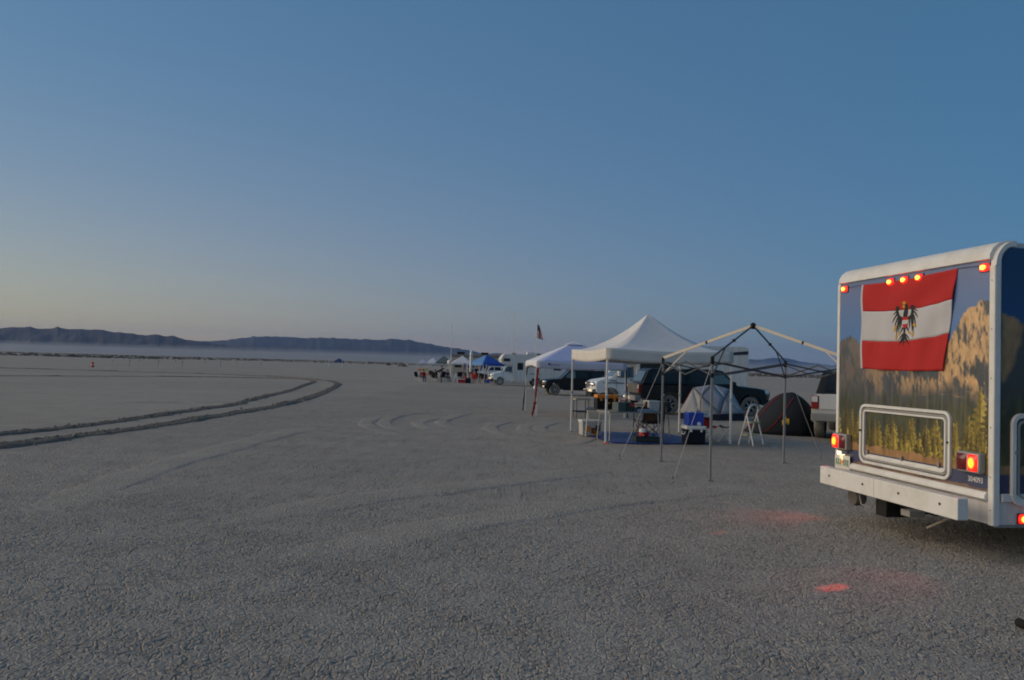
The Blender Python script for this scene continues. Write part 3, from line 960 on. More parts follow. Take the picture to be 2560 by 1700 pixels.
for sgn, tc_, zc in ((0, .222, .91), (1, 2.29, .893)):
    h = MB().b2((-.085, tc_ - .145, zc - .095), (-.006, tc_ + .145, zc + .095)).build('tail_lamp', 'bumper_grey', motor, bevel=.018, seg=3)
    lit = tc_ + (.075 if sgn else -.065)
    off = tc_ + (-.065 if sgn else .075)
    fn = lambda c, w: (lambda u, v: (-.0855 - .022 * (1 - abs(2 * u - 1) ** 4) * (1 - abs(2 * v - 1) ** 4), c + (u - .5) * w, zc + (v - .5) * .155))
    MB().grid(fn(lit, .12), 10, 10).build('lit_lens', 'lit_tail_lamp', h, smooth=True, fix=False)
    MB().grid(fn(off, .125), 10, 10).build('dark_lens', 'dark_red_lens', h, smooth=True, fix=False)
    src = (-.13, lit, zc)
    if sgn == 0:
        spot('tail_beam', src, _Minv @ Vector((2.64, 6.31, 0)), 5.0, 170, h, .8)
        spot('tail_glow', src, _Minv @ Vector((2.9, 6.4, 0)), 46, 9, h, 1.0)
    else:
        spot('tail_beam', src, _Minv @ Vector((2.25, 8.30, 0)), 3.4, 60, h, .8)
        spot('tail_glow', src, _Minv @ Vector((3.25, 9.25, 0)), 66, 6, h, 1.0)
m = MB(); m.grid(lambda u, v: (.30 + (u - .5) * .10, -.012 - .03 * (1 - abs(2 * u - 1) ** 3) * (1 - abs(2 * v - 1) ** 3), .425 + (v - .5) * .085), 8, 8)
sm = MB().b2((.24, -.014, .375), (.36, .0, .475)).build('side_marker_lamp', 'red_lens', motor, bevel=.004)
m.build('lens', 'lit_side_lamp', sm, smooth=True, fix=False)

# licence plate, too blurred to read, with its small lamp
pl = MB().b2((-.050, 2.12, .575), (-.044, 2.42, .735)).build('licence_plate', 'plate_white', motor, bevel=.002)
MB().b2((-.044, 2.17, .60), (-.0, 2.37, .71)).build('plate_bracket', 'dark_gap', pl)
for k in range(7):
    if k == 3: continue
    y = 2.155 + k * .0385
    MB().prism(rrect(.021, .072, .006, 3, y, .652), lambda u, v, d: (d, u, v), -.0525, -.050).build('plate_character', 'plate_green', pl)
MB().lathe([(.022, -.0525), (.022, -.050)], (0, 2.27, .655), 'X', 14).build('plate_emblem', 'plate_orange', pl)
plm = MB().b2((-.08, 2.235, .745), (-.006, 2.345, .785)).build('plate_lamp', 'white_trim', motor, bevel=.004)
MB().b2((-.078, 2.25, .735), (-.03, 2.33, .7455)).build('lens', 'lit_plate_lamp', plm)
MB().b2((-.0815, 2.25, .748), (-.0805, 2.33, .778)).build('lens', 'lit_plate_lamp', plm)
spot('plate_glow', (-.07, 2.29, .735), (-.05, 2.28, .60), 110, .25, plm, 1.0, (1, .75, .4), .01)
text_mesh('unit_number', '304093', .072, 'decal_white', motor,
          Matrix.Translation((-.011, .207, .726)) @ Matrix(((0, 0, -1, 0), (-1, 0, 0, 0), (0, 1, 0, 0), (0, 0, 0, 1))) @ Matrix.Scale(.88, 4, (1, 0, 0)))

# bumper and running gear
bp = MB().b2((-.365, .0, .412), (-.255, 2.222, .610)).build('bumper', 'white_trim', motor, bevel=.008)
for t in (2.03, 1.40, .81, .225):
    MB().lathe([(.013, -.371), (.011, -.365)], (0, t, .522), 'X', 10).build('bolt', 'dark_gap', bp)
MB().b2((-.3662, 1.206, .414), (-.3653, 1.210, .608)).build('seam', 'bumper_grey', bp)
for t in (.55, 1.75):
    MB().b2((-.26, t, .44), (.3, t + .08, .53)).build('bracket', 'dark_gap', bp)
uc = MB()
uc.b2((-.25, 1.16, .21), (.2, 1.34, .41)); uc.b2((-.1, 1.0, .27), (.5, 1.16, .40)); uc.b2((0, .75, .3), (.9, 1.0, .42))
uc.rod((-.12, 1.62, .40), (.5, 1.62, .34), .05, 10); uc.b2((.6, .3, .3), (5.4, 2.15, .45))
uc.build('undercarriage', 'black_plastic', motor, bevel=.01)
MB().lathe([(.09, -.22), (.1, -.2), (.1, -.12), (.09, -.1)], (0, 1.80, .32), 'X', 14).build('exhaust_flap', 'black_rubber', motor, smooth=True)
MB().tube([(-.2, 1.7, .36), (-.24, 1.6, .27), (-.2, 1.5, .25), (-.2, 1.42, .33)], .008, 6).build('hose', 'bumper_grey', motor)
MB().b2((-.2, .86, .27), (-.02, 1.0, .335)).build('junction_box', 'bumper_grey', motor, bevel=.006)
MB().rod((-.15, .68, .20), (.1, .55, .36), .012, 6).build('pipe', 'wood_tan', motor)
MB().b2((.05, 0.02, MSK - .03), (5.5, .05, MSK)).build('skirt_edge', 'bumper_grey', motor)

# ------------------------------------------------------------------ the flag hung across it
flag = thing('flag', 'red, white and red flag with a black eagle, tied across the motorhome rear', 'flag', RVO, RVA)
FT = lambda u: lerp(lerp(1.967, .457, u), lerp(1.967, .457, u), 0)
def flag_pt(u, v):
    """u 0 left .. 1 right as seen, v 0 top .. 1 bottom"""
    tt, tb = lerp(1.967, .457, u), lerp(1.962, .627, u) 
    zt, zb = lerp(2.742, 2.761, u) - .022 * math.sin(math.pi * u), lerp(1.774, 1.763, u) - .015 * math.sin(math.pi * u)
    t = lerp(tt, tb, v ** 1.1) + .006 * math.sin(v * 9) * (1 - u)
    z = lerp(zt, zb, v)
    x = -.026 - .015 * math.sin(u * 17 + v * 2.5) * (.25 + .75 * v) - .010 * math.sin((u * .8 + v * .9) * 14) * math.exp(-((u - .85) ** 2 + (v - .25) ** 2) / .08) - .007 * math.sin(u * 31 + v * 5 + 1) * v - .014 * math.exp(-((u - .93) / .05) ** 2) * (v * .8 + .3)
    x -= .006 * math.sin((u + v) * 11)
    return (min(x, -.012), t, z)
V1, V2 = .325, .66
def stripe(name, va, vb, u0, material):
    m = MB(); m.grid(lambda u, v: flag_pt(lerp(u0, 1, u), lerp(va(lerp(u0, 1, u)), vb(lerp(u0, 1, u)), v)), 70, 14)
    o = m.build(name, material, flag, smooth=True, fix=False)
    s = o.modifiers.new('cloth', 'SOLIDIFY'); s.thickness = .0015
    return o
b1 = lambda u: .317 - .005 * u + .02 * math.sin(math.pi * u) - .012 * sstep(.86, 1, u)
b2_ = lambda u: .668 - .028 * u + .02 * math.sin(math.pi * u) - .012 * sstep(.86, 1, u)
stripe('red_stripe', lambda u: 0, b1, .022, 'flag_red')
stripe('white_stripe', b1, b2_, .022, 'flag_white')
stripe('red_stripe', b2_, lambda u: 1, .022, 'flag_red')
m = MB(); m.grid(lambda u, v: flag_pt(u * .022, v), 2, 40); o = m.build('hoist_band', 'flag_white', flag, fix=False)
o.modifiers.new('cloth', 'SOLIDIFY').thickness = .002
MB().tube([flag_pt(1, .003), (-.03, .30, 2.755), (-.025, .16, 2.745)], .0025, 5).build('cord', 'camp_black', flag)
MB().tube([flag_pt(0, .003), (-.03, 2.12, 2.74), (-.025, 2.26, 2.735)], .0025, 5).build('cord', 'camp_black', flag)
# eagle emblem, drawn in its own plane and laid on the cloth
def on_flag(X, Y, d):
    t = 1.209 - (X - 690) / 470 * .38
    z = 2.257 + (855 - Y) / 850 * .464
    v = (2.742 - z) / .98
    u = min(max((1.967 - t) / (1.967 - lerp(.457, .62, v)), 0), 1)
    x = flag_pt(u, v)[0]
    return (x - d, t, z)
def feather(mb, a, b, w0, w1, bend=0):
    n = 5; L, Rr = [], []
    a, b = Vector((*a, 0)), Vector((*b, 0)); d = (b - a); nrm = Vector((-d.y, d.x, 0)).normalized()
    for k in range(n + 1):
        t = k / n; c = a.lerp(b, t) + nrm * bend * 4 * t * (1 - t)
        w = lerp(w0, w1, t) * (1.0 if t < .75 else 1 - .85 * (t - .75) / .25)
        L.append((c + nrm * w / 2)); Rr.append((c - nrm * w / 2))
    poly = [(p.x, p.y) for p in L] + [(p.x, p.y) for p in reversed(Rr)]
    for k in range(n):
        q = [L[k], L[k + 1], Rr[k + 1], Rr[k]]
        mb.prism([(p.x, p.y) for p in q], on_flag, .002, .0042)
eagle = MB()
eagle.prism([(700, 540), (748, 530), (742, 640), (725, 730), (648, 730), (662, 640)], on_flag, .002, .0045)
eagle.prism([(715 + 34 * math.cos(a * .5236), 508 + 38 * math.sin(a * .5236)) for a in range(12)], on_flag, .002, .0047)
for sx in (-1, 1):
    X = lambda x: 690 + sx * x
    eagle.prism([(X(40), 735), (X(95), 690), (X(112), 610), (X(92), 545), (X(112), 500), (X(150), 505), (X(158), 580), (X(150), 680), (X(95), 760), (X(40), 790)], on_flag, .002, .0046)
for a, b, w, bd in (((575, 545), (505, 590), 26, 0), ((570, 585), (478, 672), 28, 0), ((572, 630), (458, 830), 30, 8), ((580, 680), (490, 925), 30, 6), ((590, 700), (520, 1090), 32, 8), ((605, 720), (560, 1040), 30, 4), ((625, 740), (600, 960), 28, 2),
                    ((825, 525), (900, 552), 26, 0), ((835, 570), (925, 630), 28, 0), ((840, 620), (935, 765), 30, -8), ((832, 680), (912, 945), 30, -6), ((815, 700), (862, 1060), 32, -8), ((795, 720), (835, 1020), 30, -4), ((768, 740), (775, 960), 28, -2),
                    ((655, 925), (595, 1035), 34, 0), ((718, 925), (770, 1025), 34, 0), ((682, 930), (668, 1285), 40, 0), ((675, 1040), (565, 1190), 26, 8), ((675, 1060), (590, 1285), 26, 6), ((675, 1080), (625, 1250), 24, 0), ((678, 1040), (785, 1180), 26, -8), ((678, 1060), (775, 1285), 26, -6), ((678, 1080), (725, 1240), 24, 0)):
    feather(eagle, a, b, w, w * .55, bd)
eg = eagle.build('eagle_emblem', 'print_black', flag)
goldp = [[(655, 440), (672, 428), (690, 420), (712, 428), (722, 442), (712, 480), (665, 484)], [(700, 490), (698, 545), (668, 560), (650, 520), (662, 498)]]
for P in goldp + list(([(500, 885), (532, 880), (525, 940), (498, 1005), (474, 1000), (490, 930)], [(505, 1075), (545, 1070), (545, 1110), (522, 1175), (508, 1150)],
          [(848, 868), (900, 865), (912, 910), (880, 935), (848, 915)], [(828, 1040), (872, 1035), (875, 1090), (850, 1130), (832, 1090)],
          [(590, 1015), (622, 1030), (585, 1070), (560, 1080), (570, 1040)], [(752, 1005), (785, 1010), (815, 1060), (790, 1062), (755, 1035)])):
    MB().prism(P, on_flag, .0048, .0062).build('gold_mark', 'print_gold', eg)
sh = [(640, 728), (745, 722), (742, 890), (720, 930), (690, 945), (660, 930), (640, 890)]
MB().prism(sh, on_flag, .0048, .0060).build('shield', 'flag_red', eg)
MB().prism([(638, 788), (745, 784), (744, 862), (639, 866)], on_flag, .0061, .0070).build('shield_bar', 'flag_white', eg)

# ------------------------------------------------------------------ pop-up canopies
def canopy(label, P, ang, size, zt, val, zp, roof, valance, leg_mat, exp=1.0, legr=.017, name='canopy', side_mats=None, group=None, arch=0, parts=True, base_z=None, depth=None, front_logo=False):
    """P: ground point of the near left leg; the front runs along ang"""
    z0 = gz(P[1]) if base_z is None else base_z
    t = thing(name, label, 'canopy', (P[0], P[1], z0), ang, group)
    sx, sy = size, (depth or size)
    zt, zp = zt - z0, zp - z0
    cx, cy = sx / 2, sy / 2
    def rp(u, v):
        r = max(abs(2 * u - 1), abs(2 * v - 1))
        a = min(abs(2 * u - 1), abs(2 * v - 1)) / max(r, 1e-6)
        z = zt + (zp - zt) * (1 - r) ** exp - .05 * (1 - a * a) * r ** 3 * (1 if exp > 1 else .4) - .04 * (exp - 1) * (1 - a ** 2) * (1 - r) * r * 3
        return (u * sx, v * sy, z)
    cor = [(0, 0), (1, 0), (1, 1), (0, 1)]
    n = 12
    for k in range(4):
        a, b = Vector(cor[k]), Vector(cor[(k + 1) % 4]); c = Vector((.5, .5))
        m = MB()
        def f(u, v):
            e = a.lerp(b, u); q = e.lerp(c, v * .9995)
            return rp(q.x, q.y)
        m.grid(f, n, n)
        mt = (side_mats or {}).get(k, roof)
        o = m.build('roof_panel', mt, t, smooth=True, fix=False)
        o.modifiers.new('cloth', 'SOLIDIFY').thickness = .006
        m = MB()
        out = Vector((0, -1)) if k == 0 else Vector((1, 0)) if k == 1 else Vector((0, 1)) if k == 2 else Vector((-1, 0))
        def g(u, v):
            e = a.lerp(b, u)
            wv = .006 * math.sin(u * 21 + k) + .004 * math.sin(u * 47)
            top = rp(e.x, e.y)[2]
            h = val * (1 - arch * 4 * u * (1 - u)) if k == 3 else val
            return (e.x * sx + out.x * (.008 + wv * v), e.y * sy + out.y * (.008 + wv * v), top - h * v - .012 * v * math.sin(math.pi * u))
        m.grid(g, 24, 4)
        vm = valance if not isinstance(valance, dict) else valance.get(k, valance['*'])
        o = m.build('valance', vm, t, smooth=True, fix=False)
        o.modifiers.new('cloth', 'SOLIDIFY').thickness = .004
    for k, (x, y) in enumerate(cor):
        lx, ly = x * sx + (.02 if x == 0 else -.02), y * sy + (.02 if y == 0 else -.02)
        m = MB(); m.bar((lx, ly, 0), (lx, ly, zt - .03), legr * 2, legr * 2)
        l = m.build('leg', leg_mat, t)
        if parts:
            MB().b2((lx - .045, ly - .045, 0), (lx + .045, ly + .045, .012)).build('foot_plate', 'steel_light', l)
            MB().b2((lx - legr - .008, ly - legr - .008, zt * .46), (lx + legr + .008, ly + legr + .008, zt * .46 + .07)).build('collar', 'steel_light', l)
    if parts:
        for k in range(4):
            a, b = Vector(cor[k]), Vector(cor[(k + 1) % 4])
            for j in range(2):
                p, q = a.lerp(b, j / 2), a.lerp(b, (j + 1) / 2)
                for (z1, z2) in ((zt - .08, zt - val - .02), (zt - val - .02, zt - .08)):
                    m = MB(); ins = (Vector((.5, .5)) - p) * .03; ins2 = (Vector((.5, .5)) - q) * .03
                    m.bar((p.x * sx + ins.x, p.y * sy + ins.y, z1), (q.x * sx + ins2.x, q.y * sy + ins2.y, z2), .012, .022)
                    m.build('truss_bar', 'steel_light', t)
    return t

WA = RAD(10.5)
wc = canopy('off-white peaked canopy over the camp kitchen and blue tarp', (2.15, 17.6), WA, 3.05, 2.146, .262, 3.065, 'canvas_white', {'*': 'canvas_cream'}, 'steel_white', exp=1.8, legr=.019)
MB().tube([(0.02, 0.02, .0), (.0, -.03, .004), (.05, -.05, .004)], .022, 6).build('stake_flag', 'cone_orange', wc)
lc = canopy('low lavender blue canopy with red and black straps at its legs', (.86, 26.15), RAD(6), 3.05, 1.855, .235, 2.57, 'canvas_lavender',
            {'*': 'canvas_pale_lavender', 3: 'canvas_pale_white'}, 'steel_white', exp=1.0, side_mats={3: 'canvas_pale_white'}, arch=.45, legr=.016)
def strap(parent, a, b, w0, w1, m_, name='strap'):
    a, b = Vector(a), Vector(b)
    mb = MB(); n = 10
    def f(u, v):
        p = a.lerp(b, v); w = lerp(w0, w1, v) * (1 + .25 * math.sin(v * 19))
        return p + Vector(((u - .5) * w, .01 * math.sin(v * 9), 0))
    mb.grid(f, 2, n)
    o = mb.build(name, m_, parent, fix=False); o.modifiers.new('cloth', 'SOLIDIFY').thickness = .006
    return o
lcM = (Matrix.Translation((.86, 26.15, 0)) @ Matrix.Rotation(RAD(6), 4, 'Z')).inverted()
strap(lc, lcM @ Vector((.60, 29.1, 1.62)), lcM @ G(1307, 1026), .035, .05, 'camp_black')
strap(lc, lcM @ Vector((.90, 26.1, 1.62)), lcM @ AT(1338, 1005, 25.9), .07, .05, 'cloth_red')
strap(lc, lcM @ AT(1338, 1005, 25.9), lcM @ G(1330, 1040), .09, .05, 'cloth_red')
strap(lc, lcM @ Vector((3.88, 26.35, 1.62)), lcM @ G(1569, 1045), .04, .05, 'camp_black')
for k, w in enumerate((.09, .05, .05, .05, .05)):
    MB().b2((.38 + k * .085, -.018, 1.715), (.38 + k * .085 + w * .7, -.010, 1.715 + (.075 if k == 0 else .035))).build('valance_logo', 'decal_blue', lc)
m = MB()
pk = 2.57
m.add([(1.525 - .3, 1.525 - .3, pk - .10), (1.525 + .3, 1.525 - .3, pk - .10), (1.525 + .3, 1.525 + .3, pk - .10), (1.525 - .3, 1.525 + .3, pk - .10), (1.525, 1.525, pk + .04)],
      [(0, 1, 4), (1, 2, 4), (2, 3, 4), (3, 0, 4)])
o = m.build('vent_cap', 'canvas_pale_white', lc, fix=False); o.modifiers.new('cloth', 'SOLIDIFY').thickness = .005

# ------------------------------------------------------------------ the bare canopy frame
FA, FB, FC, FD = Vector((3.115, 12.107, 0)), Vector((2.813, 14.479, 0)), Vector((5.177, 14.756, 0)), Vector((5.479, 12.384, 0))
fr = thing('bare_canopy', 'bare metal canopy frame without its cloth, guyed with thin ropes', 'canopy frame', FA)
cs = [p - FA for p in (FA, FB, FC, FD)]
ctr = (cs[0] + cs[1] + cs[2] + cs[3]) / 4
ZT, ZL, ZP = 1.885, 1.62, 2.49
pk = Vector((ctr.x, ctr.y, ZP))
for k, p in enumerate(cs):
    lg = MB().bar(p, p + Vector((0, 0, ZT)), .033, .033).build('leg', 'steel_grey', fr)
    MB().box(p + Vector((0, 0, ZT - .03)), (.05, .05, .12)).build('corner_bracket', 'black_plastic', lg, bevel=.006)
    MB().box(p + Vector((0, 0, ZL)), (.045, .045, .07)).build('slider', 'black_plastic', lg, bevel=.006)
    MB().box(p + Vector((0, 0, .006)), (.08, .08, .012)).build('foot_plate', 'steel_grey', lg)
    light = k in (1, 3)  # these two beams have the glow they catch painted in
    bm_ = 'steel_glow_lit' if light else 'steel_dark'
    top = p + Vector((0, 0, ZT + .02))
    for a_, b_ in ((0, .5), (.5, 1)):
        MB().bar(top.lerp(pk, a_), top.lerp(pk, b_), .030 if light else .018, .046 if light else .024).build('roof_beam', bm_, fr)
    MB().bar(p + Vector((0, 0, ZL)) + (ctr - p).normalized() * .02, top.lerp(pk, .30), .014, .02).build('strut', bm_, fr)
    MB().box(top.lerp(pk, .5), (.045, .045, .05)).build('hinge', 'black_plastic', fr, bevel=.005)
    q = cs[(k + 1) % 4]; mid = p.lerp(q, .5)
    up, lo = Vector((0, 0, ZT - .05)), Vector((0, 0, ZL))
    for a_, b_ in ((p + up, mid + lo), (p + lo, mid + up), (mid + up, q + lo), (mid + lo, q + up)):
        MB().bar(a_, b_, .012, .022).build('truss_bar', 'steel_dark', fr)
MB().lathe([(.03, -.06), (.05, -.03), (.05, .02), (.02, .05)], pk, 'Z', 10).build('peak_hub', 'black_plastic', fr)
for c_, g_ in ((0, G(1682, 1207)), (1, G(1550, 1149)), (2, G(2053, 1150))):
    e = g_ - FA
    MB().tube([cs[c_] + Vector((0, 0, ZT - .05)), e + Vector((0, 0, .02))], .0045, 5).build('guy_rope', 'rope', fr)
    MB().rod(e + Vector((0, 0, .10)), e + Vector((.01, .02, -.02)), .006, 6).build('stake', 'steel_dark', fr)

# ------------------------------------------------------------------ camp kitchen under the white canopy
def tarp():
    pix = [(1449, 1081), (1470, 1089), (1501, 1099), (1531, 1108), (1577, 1110), (1620, 1110.5), (1669, 1110.5), (1720, 1110), (1778, 1110), (1745, 1101), (1699, 1093), (1669, 1086), (1638, 1084), (1577, 1083), (1501, 1081)]
    P = [G(*p) for p in pix]
    c = sum(P, Vector()) / len(P)
    t = []
    rings = (1.0, .985, .8, .55, .3)
    mb = MB(); n = len(P)
    for j, k in enumerate(rings):
        for i, p in enumerate(P):
            q = c.lerp(p, k)
            z = .012 if j == 0 else .018 + .014 * vnoise(q.x * 3.3, q.y * 3.3)
            mb.v.append((q.x, q.y, float(z)))
    mb.v.append((c.x, c.y, .024))
    for j in range(len(rings) - 1):
        for i in range(n):
            mb.f.append((j * n + i, j * n + (i + 1) % n, (j + 1) * n + (i + 1) % n, (j + 1) * n + i))
    for i in range(n):
        mb.f.append(((len(rings) - 1) * n + i, (len(rings) - 1) * n + (i + 1) % n, len(mb.v) - 1))
    mb.m = [0] * len(mb.f)
    o = mb.build('ground_tarp', 'tarp_blue')
    o.modifiers.new('cloth', 'SOLIDIFY').thickness = .004
    tag(o, 'crumpled blue tarp on the clay under the white canopy', 'tarp')
tarp()
TZ = .026
def table(label, c, rz, w, d, h, top, legm='steel_light', name='camp_table', thick=.03, group=None, splay=.03):
    t = thing(name, label, 'table', (c[0], c[1], TZ if c[1] < 22 else gz(c[1])), rz)
    MB().b2((-w / 2, -d / 2, h - thick), (w / 2, d / 2, h)).build('tabletop', top, t, bevel=.006)
    for sx in (-1, 1):
        for sy in (-1, 1):
            MB().rod((sx * (w / 2 - .05 + splay), sy * (d / 2 - .05 + splay), 0), (sx * (w / 2 - .06), sy * (d / 2 - .06), h - thick), .0125, 8).build('leg', legm, t)
    for sx in (-1, 1):
        MB().rod((sx * (w / 2 - .05), -(d / 2 - .06), h * .9), (sx * (w / 2 - .05), d / 2 - .06, h * .9), .008, 6).build('cross_rail', legm, t)
    return t
table('folding table with dark top carrying the orange and black toolbox', (2.20, 19.35), RAD(-8), .62, 1.15, .665, 'grey_plastic')
table('folding table with pale grey top carrying the green case and blue tray', (2.78, 18.30), RAD(20), 1.35, .66, .67, 'bumper_grey')
table('small folding table with dark top behind the camp chair', (3.55, 19.35), RAD(5), .72, .55, .62, 'grey_plastic', 'wood_tan')
# the side table left of the canopy
st = table('small tan wooden side table with dark legs, left of the white canopy', G(1452, 1045), RAD(12), .52, .46, .66, 'wood_tan', 'steel_dark', thick=.06, splay=0)
for sy in (-1, 1):
    MB().b2((-.24, sy * .2 - .02, .2), (.24, sy * .2 + .02, .24)).build('stretcher', 'steel_dark', st)

def toolbox():
    t = thing('toolbox', 'black toolbox with bright orange lid and clasps', 'toolbox', (2.33, 19.02, TZ + .666), RAD(12))
    MB().box((0, 0, .13), (.54, .27, .26), taper=1.02).build('body', 'black_plastic', t, bevel=.012)
    MB().box((0, 0, .305), (.55, .28, .085)).build('lid', 'plastic_orange', t, bevel=.02)
    MB().tube([(-.15, 0, .345), (-.13, 0, .375), (.13, 0, .375), (.15, 0, .345)], .016, 8).build('handle', 'black_plastic', t)
    for x in (-.17, .17):
        MB().b2((x - .03, -.15, .20), (x + .03, -.137, .30)).build('clasp', 'plastic_orange', t, bevel=.004)
    MB().b2((-.03, -.139, .13), (.06, -.136, .165)).build('badge', 'plastic_orange', t)
toolbox()
def green_case():
    t = thing('tool_case', 'dark green case with a red mark on its front', 'case', (2.62, 18.13, TZ + .671), RAD(20))
    MB().box((0, 0, .105), (.42, .30, .21)).build('body', 'box_green', t, bevel=.012)
    MB().b2((-.02, -.156, .005), (.208, -.150, .205)).build('front_panel', 'box_dark_green', t, bevel=.003)
    MB().b2((.09, -.160, .12), (.19, -.156, .185)).build('red_mark', 'plastic_red', t)
    MB().tube([(-.07, 0, .21), (-.06, 0, .24), (.06, 0, .24), (.07, 0, .21)], .009, 6).build('handle', 'black_plastic', t)
green_case()
for k, (dx, lab) in enumerate(((-.08, 'small jar with red lid standing on the green case, nearer the toolbox'), (.05, 'small jar with red lid standing on the green case, nearer the tray'))):
    t = thing('jar', lab, 'jar', (2.62 + dx, 18.16 + dx * .3, TZ + .671 + .212), 0)
    MB().lathe([(.025, 0), (.027, .01), (.027, .045), (.02, .055)], n=12).build('body', 'skin_pink', t, smooth=True)
    MB().lathe([(.024, .055), (.024, .075)], n=12).build('lid', 'plastic_red', t)
def tray():
    t = thing('tray', 'flat blue grey tray holding a dark stove on the table', 'tray', (3.08, 18.30, TZ + .671), RAD(20))
    MB().b2((-.2, -.16, 0), (.2, .16, .02)).build('base', 'tray_blue', t, bevel=.004)
    for a, b in (((-.2, -.16, .02), (.2, -.145, .065)), ((-.2, .145, .02), (.2, .16, .065)), ((-.2, -.145, .02), (-.185, .145, .065)), ((.185, -.145, .02), (.2, .145, .065))):
        MB().b2(a, b).build('rim', 'tray_blue', t)
    s = thing('camp_stove', 'small black camp stove sitting in the blue grey tray', 'stove', (3.08, 18.32, TZ + .693), RAD(20))
    MB().b2((-.15, -.11, 0), (.15, .11, .07)).build('body', 'black_plastic', s, bevel=.01)
    for x in (-.075, .075):
        MB().lathe([(.05, .07), (.05, .085), (.03, .09)], (x, 0, 0), n=14).build('burner', 'steel_dark', s)
        MB().lathe([(.014, -.125), (.014, -.11)], (x, 0, .035), 'Y', 10).build('knob', 'plastic_red', s)
tray()
def bin_(label, loc, rz, w, d, h, body='plastic_clear', inside=None, name='storage_bin'):
    t = thing(name, label, 'storage bin', loc, rz)
    MB().box((0, 0, h * .45), (w * .92, d * .92, h * .9), taper=1.06).build('body', body, t, bevel=.012)
    MB().box((0, 0, h * .95), (w * 1.04, d * 1.04, h * .11)).build('lid', 'plastic_white', t, bevel=.01)
    for s in (-1, 1):
        MB().box((s * w * .5, 0, h * .86), (.03, .1, .06)).build('clip', 'plastic_white', t, bevel=.004)
    return t
bin_('clear bin with pale lid on the pale grey table, beside the blue tray', (3.33, 18.42, TZ + .671), RAD(20), .30, .26, .25)
b_ = bin_('large clear bin with white lid on the blue tarp under the table', (1.98, 19.30, TZ), RAD(10), .50, .36, .37)
for k, (x, z, c_) in enumerate(((-.1, .16, 'plastic_orange'), (.04, .12, 'camp_brown'), (.15, .18, 'camp_grey'), (.1, .08, 'plastic_orange'))):
    MB().box((x, -.175, z), (.11, .008, .14)).build('contents', c_, b_)
def camp_chair(label, loc, rz, seat='camp_black', back='camp_brown', name='camp_chair', frame='steel_dark', scale=1.0, group=None):
    t = thing(name, label, 'camp chair', loc, rz, group, scale)
    w, d = .27, .24
    def sheet(nm, f, m_):
        mb = MB(); mb.grid(f, 8, 8); o = mb.build(nm, m_, t, smooth=True, fix=False); o.modifiers.new('cloth', 'SOLIDIFY').thickness = .008
    sheet('seat', lambda u, v: ((u - .5) * 2 * w, lerp(-d, d, v), .45 - .05 * math.sin(math.pi * u) - .03 * v), seat)
    sheet('backrest', lambda u, v: ((u - .5) * 2 * w * 1.04, d + .02 + .12 * v + .05 * math.sin(math.pi * u) * (1 - .4 * v), .44 + .46 * v), back)
    for s in (-1, 1):
        MB().rod((s * w, d + .13, .91), (s * w, d - .02, .02), .011, 8).build('back_post', frame, t)
        MB().rod((s * w, -d, .62), (s * w, -d - .02, .02), .011, 8).build('front_post', frame, t)
        MB().rod((s * w, -d, .03), (s * w, d, .46), .009, 6).build('side_brace', frame, t)
        MB().rod((s * w, d, .03), (s * w, -d, .46), .009, 6).build('side_brace', frame, t)
        sheet('armrest', lambda u, v, s=s: (s * w + (u - .5) * .09, lerp(-d - .03, d + .06, v), .63 - .02 * math.sin(math.pi * v)), seat)
    for y, s in ((-d, 1), (-d, -1), (d, 1), (d, -1)):
        MB().rod((s * w, y, .03), (-s * w, y, .45), .009, 6).build('leg_brace', frame, t)
    return t
cc = camp_chair('brown and black folding camp chair under the white canopy', (3.32, 18.75, TZ), RAD(195))
MB().box((.0, -.26, .36), (.11, .01, .05)).build('label_patch', 'bumper_grey', cc)
t = thing('storage_box', 'dark green box on the small folding table beside the chair', 'box', (3.86, 19.3, TZ + .622), RAD(8))
MB().box((0, 0, .11), (.14, .2, .22)).build('body', 'box_dark_green', t, bevel=.008)
MB().box((0, 0, .235), (.15, .21, .03)).build('lid', 'box_green', t, bevel=.006)
t = thing('bottle', 'pale pink bottle beside the dark green box on the small table', 'bottle', (3.80, 19.16, TZ + .622), 0)
MB().lathe([(.03, 0), (.035, .02), (.035, .13), (.015, .17), (.014, .2)], n=14).build('body', 'skin_pink', t, smooth=True)
MB().lathe([(.017, .2), (.017, .22)], n=12).build('cap', 'plastic_white', t)
t = thing('stove_box', 'flat dark green folded stove lying on the blue tarp', 'stove', (3.13, 17.92, TZ), RAD(4))
MB().box((0, 0, .055), (.56, .32, .11)).build('body', 'box_dark_green', t, bevel=.012)
MB().box((0, 0, .117), (.555, .315, .014)).build('lid', 'plastic_navy', t, bevel=.004)
MB().tube([(-.08, -.165, .06), (-.07, -.19, .06), (.07, -.19, .06), (.08, -.165, .06)], .007, 6).build('handle', 'steel_dark', t)
t = thing('water_jug', 'small red and white water jug standing on the folded stove', 'jug', (3.05, 17.94, TZ + .125), 0)
MB().lathe([(.075, 0), (.085, .01), (.085, .09)], n=20).build('body', 'plastic_red', t, smooth=True)
MB().lathe([(.087, .09), (.087, .13), (.075, .165), (.04, .18)], n=20).build('lid', 'plastic_white', t, smooth=True)
MB().rod((0, -.085, .03), (0, -.115, .025), .012, 8).build('spout', 'plastic_white', t)
MB().tube([(-.085, 0, .13), (-.1, 0, .17), (-.06, 0, .215), (.06, 0, .215), (.1, 0, .17), (.085, 0, .13)], .006, 6).build('handle', 'plastic_red', t)
t = thing('cup', 'red cup beside the water jug on the folded stove', 'cup', (3.17, 17.95, TZ + .125), 0)
MB().lathe([(.028, 0), (.038, .1), (.035, .1), (.026, .008)], n=14, capped=False).build('body', 'plastic_red', t, smooth=True)
MB().lathe([(.027, .002), (.001, .002)], n=14, capped=False).build('bottom', 'plastic_red', t)

